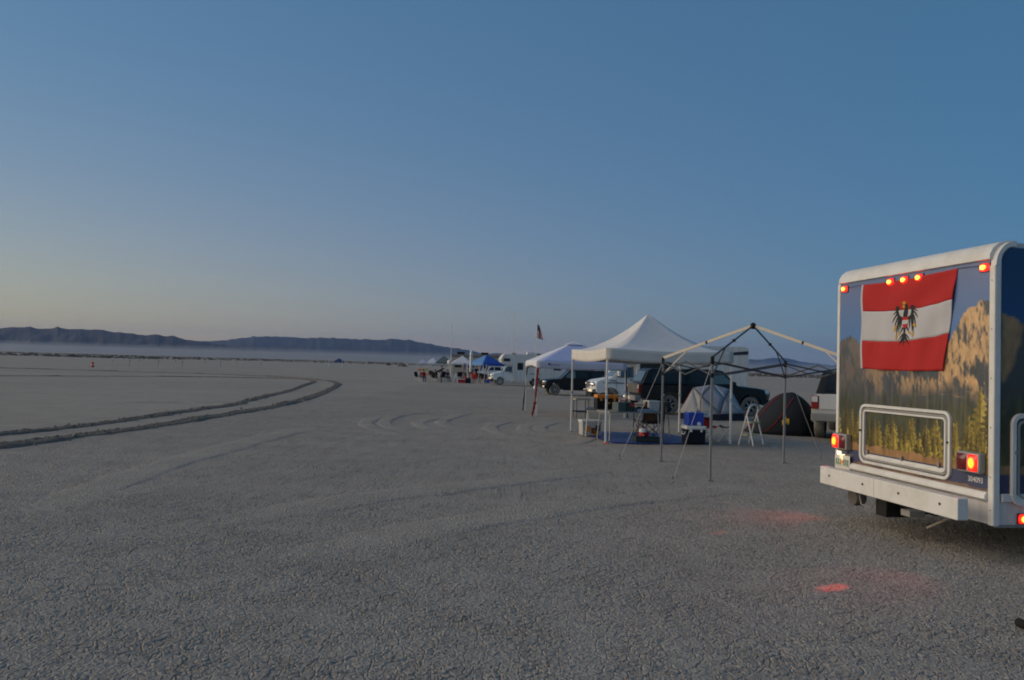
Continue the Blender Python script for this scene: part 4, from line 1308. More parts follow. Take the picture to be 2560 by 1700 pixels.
def cooler():
    t = thing('cooler', 'black cooler with white lid standing on the tarp edge', 'cooler', (4.23, 18.0, TZ), RAD(6))
    MB().box((0, 0, .155), (.44, .36, .31), taper=1.04).build('body', 'plastic_navy', t, bevel=.02)
    MB().box((0, 0, .355), (.48, .40, .085)).build('lid', 'plastic_white', t, bevel=.03, seg=3)
    for x in (-.12, .12):
        MB().box((x, -.2, .29), (.045, .02, .06)).build('latch', 'plastic_white', t, bevel=.006)
    for s in (-1, 1):
        MB().tube([(s * .225, -.1, .26), (s * .25, -.09, .2), (s * .25, .09, .2), (s * .225, .1, .26)], .012, 8).build('handle', 'plastic_white', t)
    z = TZ + .40
    t = thing('water_container', 'bright blue water container with white tap on the cooler', 'water container', (4.23, 18.0, z), RAD(6))
    MB().box((0, 0, .15), (.39, .3, .30)).build('body', 'plastic_blue', t, bevel=.035, seg=3)
    MB().lathe([(.042, -.185), (.042, -.15)], (.07, 0, .045), 'Y', 16).build('tap', 'plastic_white', t)
    MB().tube([(.04, 0, .29), (.05, 0, .325), (.13, 0, .325), (.14, 0, .29)], .012, 8).build('handle', 'plastic_blue', t)
    MB().lathe([(.03, .30), (.03, .325)], (-.1, 0, 0), 'Z', 14).build('cap', 'plastic_white', t)
    for x in (-.09, 0):
        MB().box((x, -.152, .16), (.02, .012, .24)).build('rib', 'plastic_blue', t, bevel=.004)
cooler()
def stool(label, loc, rz, seat_m, w=.36, h=.40, fold=1.0, legm='ladder_white'):
    t = thing('folding_stool', label, 'stool', loc, rz)
    for y in (-.15, .15):
        MB().rod((-w / 2 * fold, y, 0), (w / 2 * fold, y, h), .011, 8).build('leg', legm, t)
        MB().rod((w / 2 * fold, y * .93, 0), (-w / 2 * fold, y * .93, h), .011, 8).build('leg', legm, t)
    mb = MB(); mb.grid(lambda u, v: ((u - .5) * w * fold, (v - .5) * .34, h - .05 * math.sin(math.pi * u)), 8, 4)
    o = mb.build('seat', seat_m, t, fix=False); o.modifiers.new('cloth', 'SOLIDIFY').thickness = .01
    for s in (-1, 1):
        MB().rod((s * w / 2 * fold, -.17, h), (s * w / 2 * fold, .17, h), .012, 8).build('rail', legm, t)
    return t
stool('white legged folding stool behind the cooler, soft cooler on its seat', (4.72, 18.85, 0), RAD(20), 'cloth_red', .5, .37)
t = thing('soft_cooler', 'red, white and blue soft cooler resting on the folding stool', 'soft cooler', (4.66, 18.83, .345), RAD(14))
MB().box((0, 0, .12), (.27, .2, .22)).build('body', 'cloth_red', t, bevel=.03)
MB().box((0, 0, .27), (.275, .205, .10)).build('lid', 'plastic_white', t, bevel=.03)
MB().box((.02, -.106, .19), (.13, .008, .035), Euler((0, RAD(35), 0)).to_matrix()).build('strap', 'camp_black', t)
MB().box((-.03, -.106, .30), (.14, .008, .04)).build('side_panel', 'tray_blue', t)
stool('folding stool with black seat and white crossed legs, beside the canopy leg', G(1815, 1106) + Vector((0, .1, 0)), RAD(-20), 'camp_black', .36, .40, .8)

def ladder():
    b = [G(1846, 1112.5), G(1871, 1109.5), G(1884, 1117), G(1909, 1113.5)]
    t = thing('step_ladder', 'white folding step ladder with a hooped top handle', 'ladder', b[0])
    fl, frr, rl, rr = [p - b[0] for p in b]
    H = .70
    topl, topr = fl.lerp(rl, .52) + Vector((0, 0, H)), frr.lerp(rr, .52) + Vector((0, 0, H))
    lean = (rl - fl) * .13
    pts = [fl, fl.lerp(topl, .5), topl]
    up = Vector((0, 0, 1))
    a, c = topl + lean * .5 + up * .08, topr + lean * .5 + up * .08
    for k in range(9):
        q = math.pi * k / 8
        m_ = (a + c) / 2; r_ = (a - c) / 2
        pts.append(m_ + r_ * math.cos(q) + (up * .17 + lean * .6) * math.sin(q))
    pts += [topr, frr.lerp(topr, .5), frr]
    MB().tube(pts, .017, 8).build('front_frame', 'ladder_white', t, smooth=True)
    for p, q in ((rl, topl), (rr, topr)):
        MB().rod(p, q, .016, 8).build('rear_leg', 'ladder_white', t)
    MB().rod(rl.lerp(topl, .3), rr.lerp(topr, .3), .008, 6).build('rear_rail', 'ladder_white', t)
    for f in (.33, .74):
        p, q = fl.lerp(topl, f), frr.lerp(topr, f)
        d = (rl - fl).normalized() * .16
        mb = MB(); mb.add([p, q, q + d, p + d] + [v + Vector((0, 0, .03)) for v in (p, q, q + d, p + d)],
                          [(0, 1, 2, 3), (7, 6, 5, 4), (0, 4, 5, 1), (1, 5, 6, 2), (2, 6, 7, 3), (3, 7, 4, 0)])
        mb.build('step', 'ladder_yellow', t, bevel=.004)
    for p in (fl, frr, rl, rr):
        MB().lathe([(.018, 0), (.018, .04)], p, n=10).build('foot', 'bumper_grey', t)
ladder()

# ------------------------------------------------------------------ tents
def poly_tent():
    o = G(1781, 1049)
    t = thing('tent', 'pale grey dome tent pitched in front of the black pickup', 'tent', o)
    D = o.y
    def q(px, py, dy): return AT(px, py, D + dy) - o
    f1, f2, f3, f4 = q(1698, 1031, .15), q(1750, 1036, -.35), q(1860, 1033, -.1), q(1830, 1031, 1.5)
    f5 = q(1715, 1030, 1.6)
    tl, tm, tr_ = q(1733, 969, .55), q(1783, 961, .7), q(1827, 974, .7)
    mid = q(1752, 990, .05); mr_ = q(1812, 995, .1)
    def panel(pts, m_):
        mb = MB(); mb.add(pts, [tuple(range(len(pts)))]); ob = mb.build('fly_panel', m_, t, fix=False)
        bm = bmesh.new(); bm.from_mesh(ob.data)
        bmesh.ops.triangulate(bm, faces=bm.faces); bmesh.ops.subdivide_edges(bm, edges=bm.edges, cuts=3, use_grid_fill=True)
        bm.to_mesh(ob.data); bm.free()
        ob.data.polygons.foreach_set('use_smooth', [True] * len(ob.data.polygons))
        s = ob.modifiers.new('cloth', 'SOLIDIFY'); s.thickness = .012
    panel([f1, f2, tl], 'tent_grey')
    panel([f2, mid, tl], 'tent_grey')
    panel([f2, q(1800, 1035, -.35), mid], 'tent_grey')
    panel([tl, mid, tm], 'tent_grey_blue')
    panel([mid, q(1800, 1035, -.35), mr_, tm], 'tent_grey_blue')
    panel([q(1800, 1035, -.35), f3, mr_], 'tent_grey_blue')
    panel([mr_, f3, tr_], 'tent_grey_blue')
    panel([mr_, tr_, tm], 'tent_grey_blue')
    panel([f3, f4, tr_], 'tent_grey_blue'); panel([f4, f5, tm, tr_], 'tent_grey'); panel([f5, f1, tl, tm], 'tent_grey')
    fl = [q(1700, 1048, .15), q(1750, 1053, -.35), q(1800, 1052, -.35), q(1862, 1049, -.1), q(1830, 1045, 1.5), q(1715, 1045, 1.6)]
    up_ = [f1, f2, q(1800, 1035, -.35), f3, f4, f5]
    mb = MB(); n = 6
    for p in fl: mb.v.append((p.x, p.y, -.01))
    for p in up_: mb.v.append((p.x * .99, p.y * .99, p.z))
    mb.f = [(i, (i + 1) % n, n + (i + 1) % n, n + i) for i in range(n)] + [tuple(range(n))]; mb.m = [0] * len(mb.f)
    mb.build('tub_floor', 'tent_navy', t, fix=False)
    for a, b, c in ((q(1751, 1034, -.37), mid + Vector((0, -.03, .02)), tl + Vector((0, -.02, .02))), (q(1801, 1033, -.37), mr_ + Vector((0, -.03, 0)), tr_ + Vector((0, -.02, .01))), (q(1801, 1033, -.37), mid + Vector((0, -.03, 0)), tm + Vector((0, -.03, .01)))):
        MB().tube([a, a.lerp(b, .5) + Vector((0, -.02, 0)), b, c], .012, 6).build('pole_sleeve', 'tent_charcoal', t)
    MB().tube([tl, q(1692, 1035, -.3)], .006, 5).build('guy_rope', 'tent_red', t)
poly_tent()
def dark_tent():
    o = G(1985, 1087)
    t = thing('tent', 'charcoal and black dome tent with red piping and a small yellow logo', 'tent', o)
    W2, H = 1.42, 1.14
    xl = (G(1876, 1083) - o).x
    def f(u, v):
        # u along the length, v over the arch
        x = lerp(xl, 1.0, u)
        k = math.sin(math.pi * min(max(u, 0), 1) ** 1.2) ** .9
        h = H * k; hw = .25 + .85 * k ** .7
        a = math.pi * v
        y = .6 - hw * math.cos(a) * (.9 + .1 * math.sin(a)); z = h * math.sin(a) ** .85
        return (x, y, z)
    def wrap(nm, u0, u1, v0, v1, m_, n=16, off=0.0):
        mb = MB(); mb.grid(lambda a, b: Vector(f(lerp(u0, u1, a), lerp(v0, v1, b))) + Vector((0, -off, off * .6)), n, n)
        ob = mb.build(nm, m_, t, smooth=True, fix=False); ob.modifiers.new('cloth', 'SOLIDIFY').thickness = .008
    wrap('fly_panel', .004, .60, 0, 1, 'tent_charcoal', 24)
    wrap('fly_panel', .60, .996, 0, 1, 'tent_black', 24)
    def pipe(pts, r=.014):
        MB().tube([Vector(f(u, v)) + Vector((0, -.012, .012)) for u, v in pts], r, 6).build('red_piping', 'tent_red', t)
    pipe([(lerp(.02, .42, k / 9), lerp(.44, .47, k / 9)) for k in range(10)])
    pipe([(lerp(.16, .53, k / 9), lerp(.03, .33, k / 9)) for k in range(10)], .010)
    for k in range(3):
        wrap('yellow_logo', .34 + .028 * k, .363 + .028 * k, .075 + .01 * (k % 2), .125 + .02 * (k == 1), 'logo_yellow', 3, .012)
    MB().tube([Vector(f(.60, .02 + .96 * k / 14)) + Vector((0, -.01, .012)) for k in range(15)], .011, 6).build('pole_sleeve', 'tent_charcoal', t)
dark_tent()

# ------------------------------------------------------------------ vehicles
def ellip(c, r, n=12, mi=0, mb=None):
    mb = mb or MB()
    prof = [(max(math.sin(math.pi * k / n), .01), -math.cos(math.pi * k / n)) for k in range(n + 1)]
    vs, fs = [], []
    m = 2 * n
    for rr, h in prof:
        for k in range(m):
            a = 2 * math.pi * k / m
            vs.append((c[0] + r[0] * rr * math.cos(a), c[1] + r[1] * rr * math.sin(a), c[2] + r[2] * h))
    for i in range(n):
        for k in range(m):
            fs.append((i * m + k, i * m + (k + 1) % m, (i + 1) * m + (k + 1) % m, (i + 1) * m + k))
    return mb.add(vs, fs, mi)
def arch_pts(cx, r, z0, cz=.40, n=10):
    a0 = math.asin((z0 - cz) / r)
    return [(cx - r * math.cos(a0 + (math.pi - 2 * a0) * k / n), cz + r * math.sin(a0 + (math.pi - 2 * a0) * k / n)) for k in range(n + 1)]

def panel_side(poly, yf, name, m_, parent, th=.010, side=1):
    """thin pane on the flank: yf(z) gives the flank's half width"""
    mb = MB(); n = len(poly)
    vs = [(x, side * (yf(z) - .006), z) for x, z in poly] + [(x, side * (yf(z) + th), z) for x, z in poly]
    fs = [tuple(range(n))[::-1], tuple(range(n, 2 * n))] + [(i, (i + 1) % n, n + (i + 1) % n, n + i) for i in range(n)]
    mb.add(vs, fs)
    return mb.build(name, m_, parent)

def pickup(label, loc, rz, paint, shell_m=None, dusty_rear='dusty_black', scale=1.0, cab_glass='window_glass', tail='red_lens', full=True, bumper='bumper_grey', cat='pickup', suv=False, name='pickup_truck', rear_handle=False, rear_glass='sky_glass'):
    t = thing(name, label, cat, loc, rz, None, scale)
    hw = .92
    prof = [(.10, .62), (.62, .50)] + arch_pts(1.25, .47, .46) + [(1.80, .43), (3.95, .43)] + arch_pts(4.50, .47, .46) + \
           [(5.15, .46), (5.42, .55), (5.47, .74), (5.43, .96), (5.30, 1.05), (4.9, 1.12), (3.98, 1.20), (1.95, 1.185), (.10, 1.19), (.06, 1.12), (.05, .80)]
    def fn(x, y, z):
        k = abs(y) / hw
        x2 = x - .34 * k ** 4 * sstep(4.5, 5.47, x) + .05 * k ** 4 * (1 - sstep(.05, .5, x))
        z2 = z - .05 * k ** 4 * sstep(1.0, 1.2, z)
        return (x2, y * (1 - .045 * sstep(.85, 1.2, z) - .03 * (1 - sstep(.43, .75, z))), z2)
    ys = [-.92, -.90, -.84, -.6, -.2, .2, .6, .84, .90, .92]
    MB().slab(prof, ys, fn).build('body', paint, t, smooth=True, angle=28)
    yg = lambda z: .835 * (1 - .17 * sstep(1.12, 1.82, z))
    cab = [(1.95, 1.15), (1.97, 1.74), (2.2, 1.785), (3.1, 1.79), (3.45, 1.74), (4.12, 1.16)]
    gf = lambda x, y, z: (x - .10 * (abs(y) / .835) ** 3 * sstep(3.3, 4.1, x), y * yg(z) / .835, z)
    MB().slab(cab, [-.835, -.78, -.4, 0, .4, .78, .835], gf).build('cab', paint, t, smooth=True, angle=28)
    if shell_m:
        sh = [(.16, 1.185), (.42, 1.70), (.58, 1.765), (1.94, 1.785), (1.94, 1.185)]
        s = MB().slab(sh, [-.835, -.79, -.4, 0, .4, .79, .835], lambda x, y, z: (x + .05 * (abs(y) / .835) ** 4 * (1 - sstep(.16, .8, x)), y * yg(z) / .835, z)).build('bed_cap' if not suv else 'rear_cabin', shell_m, t, smooth=True, angle=28)
        MB().prism([(-.62, 1.26), (.62, 1.26), (.56, 1.66), (-.56, 1.66)], lambda u, v, d: (.16 + (v - 1.185) * .505 + d, u, v), -.014, .004).build('rear_window', rear_glass, s)
        for sd in (-1, 1):
            panel_side([(.52, 1.28), (.62, 1.64), (1.82, 1.67), (1.82, 1.28)], yg, 'side_window', 'window_glass', s, side=sd)
    for sd in (-1, 1):
        panel_side([(3.03, 1.23), (3.03, 1.70), (3.36, 1.68), (3.86, 1.23)], yg, 'door_window', cab_glass, t, side=sd)
        panel_side([(2.12, 1.23), (2.12, 1.69), (2.94, 1.71), (2.94, 1.23)], yg, 'door_window', 'window_glass', t, side=sd)
        # flares, sill, door gaps, handles, mirror
        for cx in (1.25, 4.50):
            mb = MB(); a = arch_pts(cx, .475, .44, n=12); b = arch_pts(cx, .565, .44, n=12)
            n = len(a)
            vs = [(x, sd * .90, z) for x, z in a] + [(x, sd * .965, z) for x, z in a] + [(x, sd * .955, z) for x, z in b] + [(x, sd * .90, z) for x, z in b]
            fs = [(L * n + i, L * n + i + 1, (L + 1) * n + i + 1, (L + 1) * n + i) for L in range(3) for i in range(n - 1)]
            mb.add(vs, fs).build('wheel_flare', paint, t, smooth=True)
            wheel(t, cx, sd * .82, .385, .25, sd)
        mb = MB(); mb.b2((1.85, sd * .86 - .04, .36), (3.9, sd * .86 + .04, .42)); mb.build('side_step', 'black_plastic', t)
        if full:
            for x in (2.04, 2.98, 3.98):
                MB().b2((x - .006, sd * .915 - .006, .5), (x + .006, sd * .915 + .0085, 1.1)).build('door_seam', 'dark_gap', t)
            for x in (2.2, 3.15):
                MB().b2((x, sd * .93 - .015, 1.0), (x + .16, sd * .93 + .012, 1.04)).build('door_handle', 'black_plastic', t, bevel=.008)
        mr_ = MB().box((3.78, sd * 1.02, 1.24), (.12, .2, .17)).build('mirror', 'black_plastic', t, bevel=.03)
        MB().b2((3.74, sd * .90 - .04, 1.18), (3.82, sd * .90 + .04, 1.22)).build('mirror_arm', 'black_plastic', mr_)
        # lamps
        h = ellip((5.13, sd * .74, .93), (.20, .17, .095)).build('headlamp', 'head_lens', t, smooth=True)
        ellip((5.20, sd * .68, .93), (.165, .09, .07)).build('reflector', 'head_reflector', h, smooth=True)
        MB().box((5.27, sd * .74, .60), (.02, .20, .10), Euler((0, 0, sd * RAD(43))).to_matrix()).build('fog_lamp', 'head_reflector', t, bevel=.008)
        MB().box((5.27, sd * .79, .93), (.02, .16, .12), Euler((0, 0, sd * RAD(43))).to_matrix()).build('glint_facet', 'head_reflector', h, bevel=.008)  # mirror facet added at the lamp, turned to catch the glow
        l = MB().b2((.015, sd * .83 - .09, .80), (.14, sd * .83 + .085, 1.14)).build('tail_lamp', tail, t, bevel=.015)
        MB().b2((.008, sd * .83 - .07, .98), (.0145, sd * .83 + .07, 1.12)).build('reversing_lens', 'plastic_white', l)
    # windscreen
    MB().prism([(-.70, .06), (.70, .06), (.60, .80), (-.60, .80)], lambda u, v, d: (4.12 - .05 - v * .67 / .886 * .99 + d * .65 - .10 * (abs(u) / .835) ** 3 * .6, u, 1.19 + v * .64 + d * .75), .008, .022).build('windscreen', 'sky_glass', t)
    MB().b2((.018, -.72, .80), (.05, .72, 1.175)).build('tailgate', dusty_rear, t, bevel=.01)
    if rear_handle:
        MB().b2((.006, -.13, 1.03), (.02, .13, 1.09)).build('tailgate_handle', 'dark_gap', t)
    bmp = MB().b2((-.13, -.90, .50), (.12, .90, .70)).build('rear_bumper', bumper, t, bevel=.03)
    MB().b2((-.135, -.17, .54), (-.131, .17, .65)).build('licence_plate', 'plate_white', bmp)
    MB().b2((-.05, -.06, .40), (.25, .06, .49)).build('tow_hitch', 'black_plastic', bmp)
    fb = MB(); fb.prism([(5.22, .46), (5.50, .48), (5.53, .66), (5.40, .70)], lambda u, v, d: (u - .30 * (abs(d) / .9) ** 3, d, v), -.86, .86)
    fb.build('front_bumper', paint, t)
    MB().b2((5.36, -.5, .74), (5.475, .5, .98)).build('grille', 'black_plastic', t, bevel=.02)
    return t

# black pickup with a bed cap, standing behind the grey tent
tr1 = pickup('dusty black pickup with a black bed cap behind the grey tent', (0, 0, 0), RAD(6), 'black_paint', 'shell_black', dusty_rear='dusty_black', cab_glass='clear_glass')
_p = G(1578, 1036)
tr1.location = (_p.x + .22, 30.1, gz(30.1)); tr1.scale = (.97,) * 3
ellip((-.13, .66, .60), (.06, .12, .10)).build('bumper_glint', 'head_reflector', tr1, smooth=True)  # mirror knob added for the glow's reflection on the bumper; no lamp here
# silver pickup half hidden by the motorhome, its tailgate to the camera
tr2 = pickup('silver pickup with dark tinted bed cap and closed tailgate, half behind the motorhome', (0, 0, 0), RAD(62), 'silver_paint', 'shell_black', dusty_rear='silver_paint', scale=1.0, rear_glass='window_glass', rear_handle=True, bumper='bumper_grey')
_h = RAD(62); _c = AT(2027, 1000, 19.8)
tr2.location = (_c.x + .92 * math.sin(_h), 19.8 - .92 * math.cos(_h), 0)
# dark pickup facing the track
tr3 = pickup('black pickup with sand coloured wheels, parked under the edge of the lavender canopy', (0, 0, 0), RAD(187), 'black_paint', 'black_paint', dusty_rear='dusty_black', cab_glass='clear_glass', suv=True)
def put_by_wheel(t, px, py, ax, side_y, rz):
    g = G(px, py); c, s = math.cos(rz), math.sin(rz)
    k = t.scale[0]
    off = Vector(((c * ax - s * side_y) * k, (s * ax + c * side_y) * k))
    t.location = (g.x - off.x, g.y - off.y, gz(g.y))
put_by_wheel(tr3, 1387, 988, 4.50, .92, RAD(187))

def class_c(label, px, py, rz, length=7.8, h=3.05, wb=4.0, graphics=1, name='motorhome', awn=False):
    """van-fronted motorhome; x runs forward from the rear wall"""
    t = thing(name, label, 'motorhome')
    L = length; hx = L - 2.25      # front wall of the living box
    W = 1.16
    fax, rax = L - .98, L - .98 - wb
    def T(x): return x
    box_p = [(0, .48)] + arch_pts(rax, .50, .50) + [(hx, .48), (hx, 2.02), (hx + .75, 2.06), (hx + 1.32, 2.28), (hx + 1.42, 2.52), (hx + 1.25, 2.86), (hx + .95, h), (.12, h), (0, h - .12)]
    MB().slab(box_p, [-W, -W + .03, 0, W - .03, W], lambda x, y, z: (x - .16 * (abs(y) / W) ** 4 * sstep(hx + .6, hx + 1.4, x), y, z - .03 * (abs(y) / W) ** 8 * sstep(h - .3, h, z))).build('living_box', 'white_fiberglass', t, smooth=True, angle=25)
    cw = .98
    cab = [(hx - .02, .50)] + arch_pts(fax, .46, .50) + [(L - .32, .52), (L - .06, .58), (L, .84), (L - .04, 1.10), (L - .22, 1.20), (L - .95, 1.33), (L - 1.05, 1.36), (L - 1.72, 2.03), (hx - .02, 2.03)]
    def cf(x, y, z):
        k = abs(y) / cw
        return (x - .26 * k ** 4 * sstep(L - 1.0, L, x), y * (1 - .14 * sstep(1.25, 2.05, z)), z - .05 * k ** 4 * sstep(1.1, 1.35, z) * sstep(L - 1.2, L - .9, x))
    MB().slab(cab, [-.98, -.95, -.86, -.5, 0, .5, .86, .95, .98], cf).build('cab', 'white_paint', t, smooth=True, angle=25)
    yc = lambda z: cw * (1 - .14 * sstep(1.25, 2.05, z))
    for sd in (-1, 1):
        panel_side([(hx + .12, 1.36), (hx + .12, 1.90), (hx + .52, 1.92), (L - 1.30, 1.42), (L - 1.30, 1.36)], yc, 'door_window', 'sky_glass', t, side=sd)
        panel_side([(hx + .30, 1.38), (hx + .30, 1.88), (hx + .34, 1.88), (hx + .34, 1.38)], lambda z: yc(z) + .006, 'window_bar', 'black_plastic', t, side=sd)
        MB().b2((hx + .06, sd * cw - .006, .62), (hx + .072, sd * cw + .006, 1.32)).build('door_seam', 'dark_gap', t)
        MB().b2((L - 1.28, sd * cw - .006, .62), (L - 1.268, sd * cw + .006, 1.32)).build('door_seam', 'dark_gap', t)
        MB().b2((hx + .14, sd * cw - .01, 1.22), (hx + .30, sd * cw + .02, 1.26)).build('door_handle', 'black_plastic', t, bevel=.006)
        m_ = MB().box((L - 1.36, sd * 1.20, 1.58), (.13, .22, .34)).build('mirror', 'plastic_white', t, bevel=.03)
        MB().rod((L - 1.36, sd * .93, 1.45), (L - 1.36, sd * 1.15, 1.50), .02, 6).build('mirror_arm', 'black_plastic', m_)
        wheel(t, fax, sd * .84, .37, .23, sd, rim='steel_light', spokes=8, holes=False)
        wheel(t, rax, sd * .92, .37, .30, sd, rim='steel_light', spokes=8, holes=False)
        mb = MB(); a = arch_pts(fax, .455, .50, n=12); b = arch_pts(fax, .51, .50, n=12); n = len(a)
        vs = [(x, sd * .93, z) for x, z in a] + [(x, sd * .995, z) for x, z in a] + [(x, sd * .99, z) for x, z in b] + [(x, sd * .93, z) for x, z in b]
        mb.add(vs, [(Q * n + i, Q * n + i + 1, (Q + 1) * n + i + 1, (Q + 1) * n + i) for Q in range(3) for i in range(n - 1)]).build('wheel_flare', 'white_paint', t, smooth=True)
        hl = ellip((L - .20, sd * .72, .97), (.19, .235, .135)).build('headlamp', 'head_lens', t, smooth=True)
        ellip((L - .13, sd * .66, .98), (.14, .12, .10)).build('reflector', 'head_reflector', hl, smooth=True)
        MB().box((L - .13, sd * .84, .97), (.02, .20, .19), Euler((0, 0, sd * RAD(43))).to_matrix()).build('glint_facet', 'head_reflector', hl, bevel=.008)  # added mirror panel, angled to reflect the low warm glow
        MB().box((L + .0, sd * .80, .66), (.02, .22, .10), Euler((0, 0, sd * RAD(43))).to_matrix()).build('bumper_facet', 'head_reflector', t, bevel=.008)  # added mirror facet at the bumper end, angled to catch the glow
        MB().b2((L - .20, sd * .70 + (.171 if sd > 0 else -.215), .90), (L - .09, sd * .70 + (.195 if sd > 0 else -.190), 1.02)).build('turn_lens', 'red_lens', hl)
    MB().prism([(-.80, .03), (.80, .03), (.68, .90), (-.68, .90)], lambda u, v, d: (L - 1.06 - v * .69 + d * .7, u, 1.36 + v * .69 + d * .7), .012, .026).build('windscreen', 'sky_glass', t)
    MB().b2((L - .10, -.48, .80), (L + .006, .48, 1.10)).build('grille', 'grey_plastic', t, bevel=.03)
    for k in range(4):
        MB().b2((L + .006, -.44, .83 + k * .07), (L + .016, .44, .855 + k * .07)).build('grille_bar', 'chrome', t)
    bm_ = MB(); bm_.prism([(L - .06, .55), (L + .10, .57), (L + .12, .66), (L + .10, .74), (L - .06, .76)], lambda u, v, d: (u - .22 * (abs(d) / .95) ** 3, d, v), -.94, .94)
    bm_.build('front_bumper', 'chrome', t, smooth=True)
    MB().b2((L - .35, -.8, .36), (L - .05, .8, .56)).build('air_dam', 'dark_gap', t)
    # the living box's flank facing the camp (+y) and the other one
    for sd in (-1, 1):
        wf = lambda z: W
        def pane(x0, x1, z0, z1, nm='window', m_='window_glass'):
            r = rrect(x1 - x0, z1 - z0, .06, 4, (x0 + x1) / 2, (z0 + z1) / 2)
            w_ = panel_side(r, wf, nm, m_, t, th=.012, side=sd)
            return w_
        pane(hx + .35, hx + 1.0, 2.36, 2.66)
        pane(hx - .95, hx - .38, 1.55, 2.25) if graphics == 1 else pane(hx - 1.7, hx - .15, 1.62, 2.35)
        if graphics == 1: pane(.5, 1.25, 1.6, 2.2)
        if graphics == 1:
            panel_side([(hx - 1.75, 1.98), (hx - 1.75, 2.06), (hx - 1.25, 2.06), (hx - 1.25, 1.98)], wf, 'stripe', 'decal_dark', t, side=sd)
            for k in range(6):
                panel_side([(hx - 2.6 + k * .17, 1.12), (hx - 2.6 + k * .17, 1.26), (hx - 2.49 + k * .17, 1.26), (hx - 2.49 + k * .17, 1.12)], wf, 'flank_letter', 'bumper_grey', t, side=sd)
            MB().b2((hx - .06, sd * W - .01, .52), (hx + .01, sd * W + .015, 2.0)).build('corner_trim', 'plastic_white', t)
        else:
            panel_side([(hx + .1, 1.03), (hx + .1, 1.07), (L - 1.3, 1.10), (L - .6, 1.08), (L - .6, 1.04), (L - 1.3, 1.06)], lambda z: cw, 'stripe', 'camp_grey', t, side=sd)
            for k in range(4):
                panel_side([(L - 1.22 + k * .075, 1.16), (L - 1.22 + k * .075, 1.21), (L - 1.17 + k * .075, 1.21), (L - 1.17 + k * .075, 1.16)], lambda z: cw * .995, 'badge', 'camp_grey', t, side=sd)
            panel_side([(.03, 2.66), (.03, 2.84), (1.0, 2.74), (1.0, 2.60)], wf, 'stripe', 'decal_dark', t, side=sd)
            MB().b2((hx - .35, sd * W - .01, 2.05), (hx + .55, sd * W + .01, 2.12)).build('awning_arm', 'camp_black', t)
    ac = MB().box((hx - 1.9, 0, h + .14), (.95, .75, .28)).build('roof_air_conditioner', 'white_trim', t, bevel=.07, seg=3)
    MB().box((hx - 2.6, .2, h + .06), (.4, .4, .14)).build('roof_vent', 'grey_plastic', t, bevel=.03)
    MB().box((hx - .2, -.3, h + .05), (.35, .35, .12)).build('roof_vent', 'camp_grey', t, bevel=.03)
    g = G(px, py); c, s = math.cos(rz), math.sin(rz)
    t.rotation_euler = (0, 0, rz)
    t.location = (g.x - (c * fax - s * .96), g.y - (s * fax + c * .96), gz(g.y))
    return t
class_c('white van-fronted motorhome with grey flank stripe, behind the black pickup and kitchen canopy', 1525, 1011, RAD(184), 7.9, 3.06, 4.3, graphics=2)
rv1 = class_c('white van-fronted motorhome with bunk window over its cab, farther along the camp', 1250, 963, RAD(187), 7.5, 3.1, 3.55, graphics=1)

# ------------------------------------------------------------------ farther along the camp
def far_canopy(label, px0, px1, eave_py, peak_px, peak_py, D, roof, side=None, val=.2, rz=0, legs=True, leg_m='steel_white', depth=None):
    a, b = AT(px0, eave_py, D), AT(px1, eave_py, D)
    w = (b - a).length
    pk = AT(peak_px, peak_py, D + w / 2)
    z0 = gz(D)
    t = canopy(label, (a.x, D), rz, w, a.z, val, pk.z, roof, roof if side is None else {'*': roof, 3: side}, leg_m, side_mats=None if side is None else {3: side}, parts=False, legr=.02)
    return t
far_canopy('small white peaked canopy behind the model rocket', 1127, 1181, 907, 1158, 889, 96, 'canvas_white', val=.18)
_a = AT(1208, 911, 86)
canopy('bright blue canopy with a light blue side beside the far motorhome', (_a.x, 86), RAD(38), 3.05, _a.z + .1, .22, AT(1222, 887, 88).z, 'canvas_blue', {'*': 'canvas_blue', 3: 'canvas_lightblue'}, 'steel_white', side_mats={3: 'canvas_lightblue'}, parts=False, legr=.022)
far_canopy('dark green canopy with a steep roof behind the tall whip mast', 1088, 1128, 906, 1117, 889, 108, 'canvas_green', val=.12)
far_canopy('white canopy with bare legs beyond the dark green canopy', 1067, 1094, 906, 1084, 894, 128, 'canvas_pale_white', val=.2)
far_canopy('pale canopy at the far end of the camp row', 1043, 1067, 907, 1056, 898, 150, 'canvas_pale_lavender', val=.2)

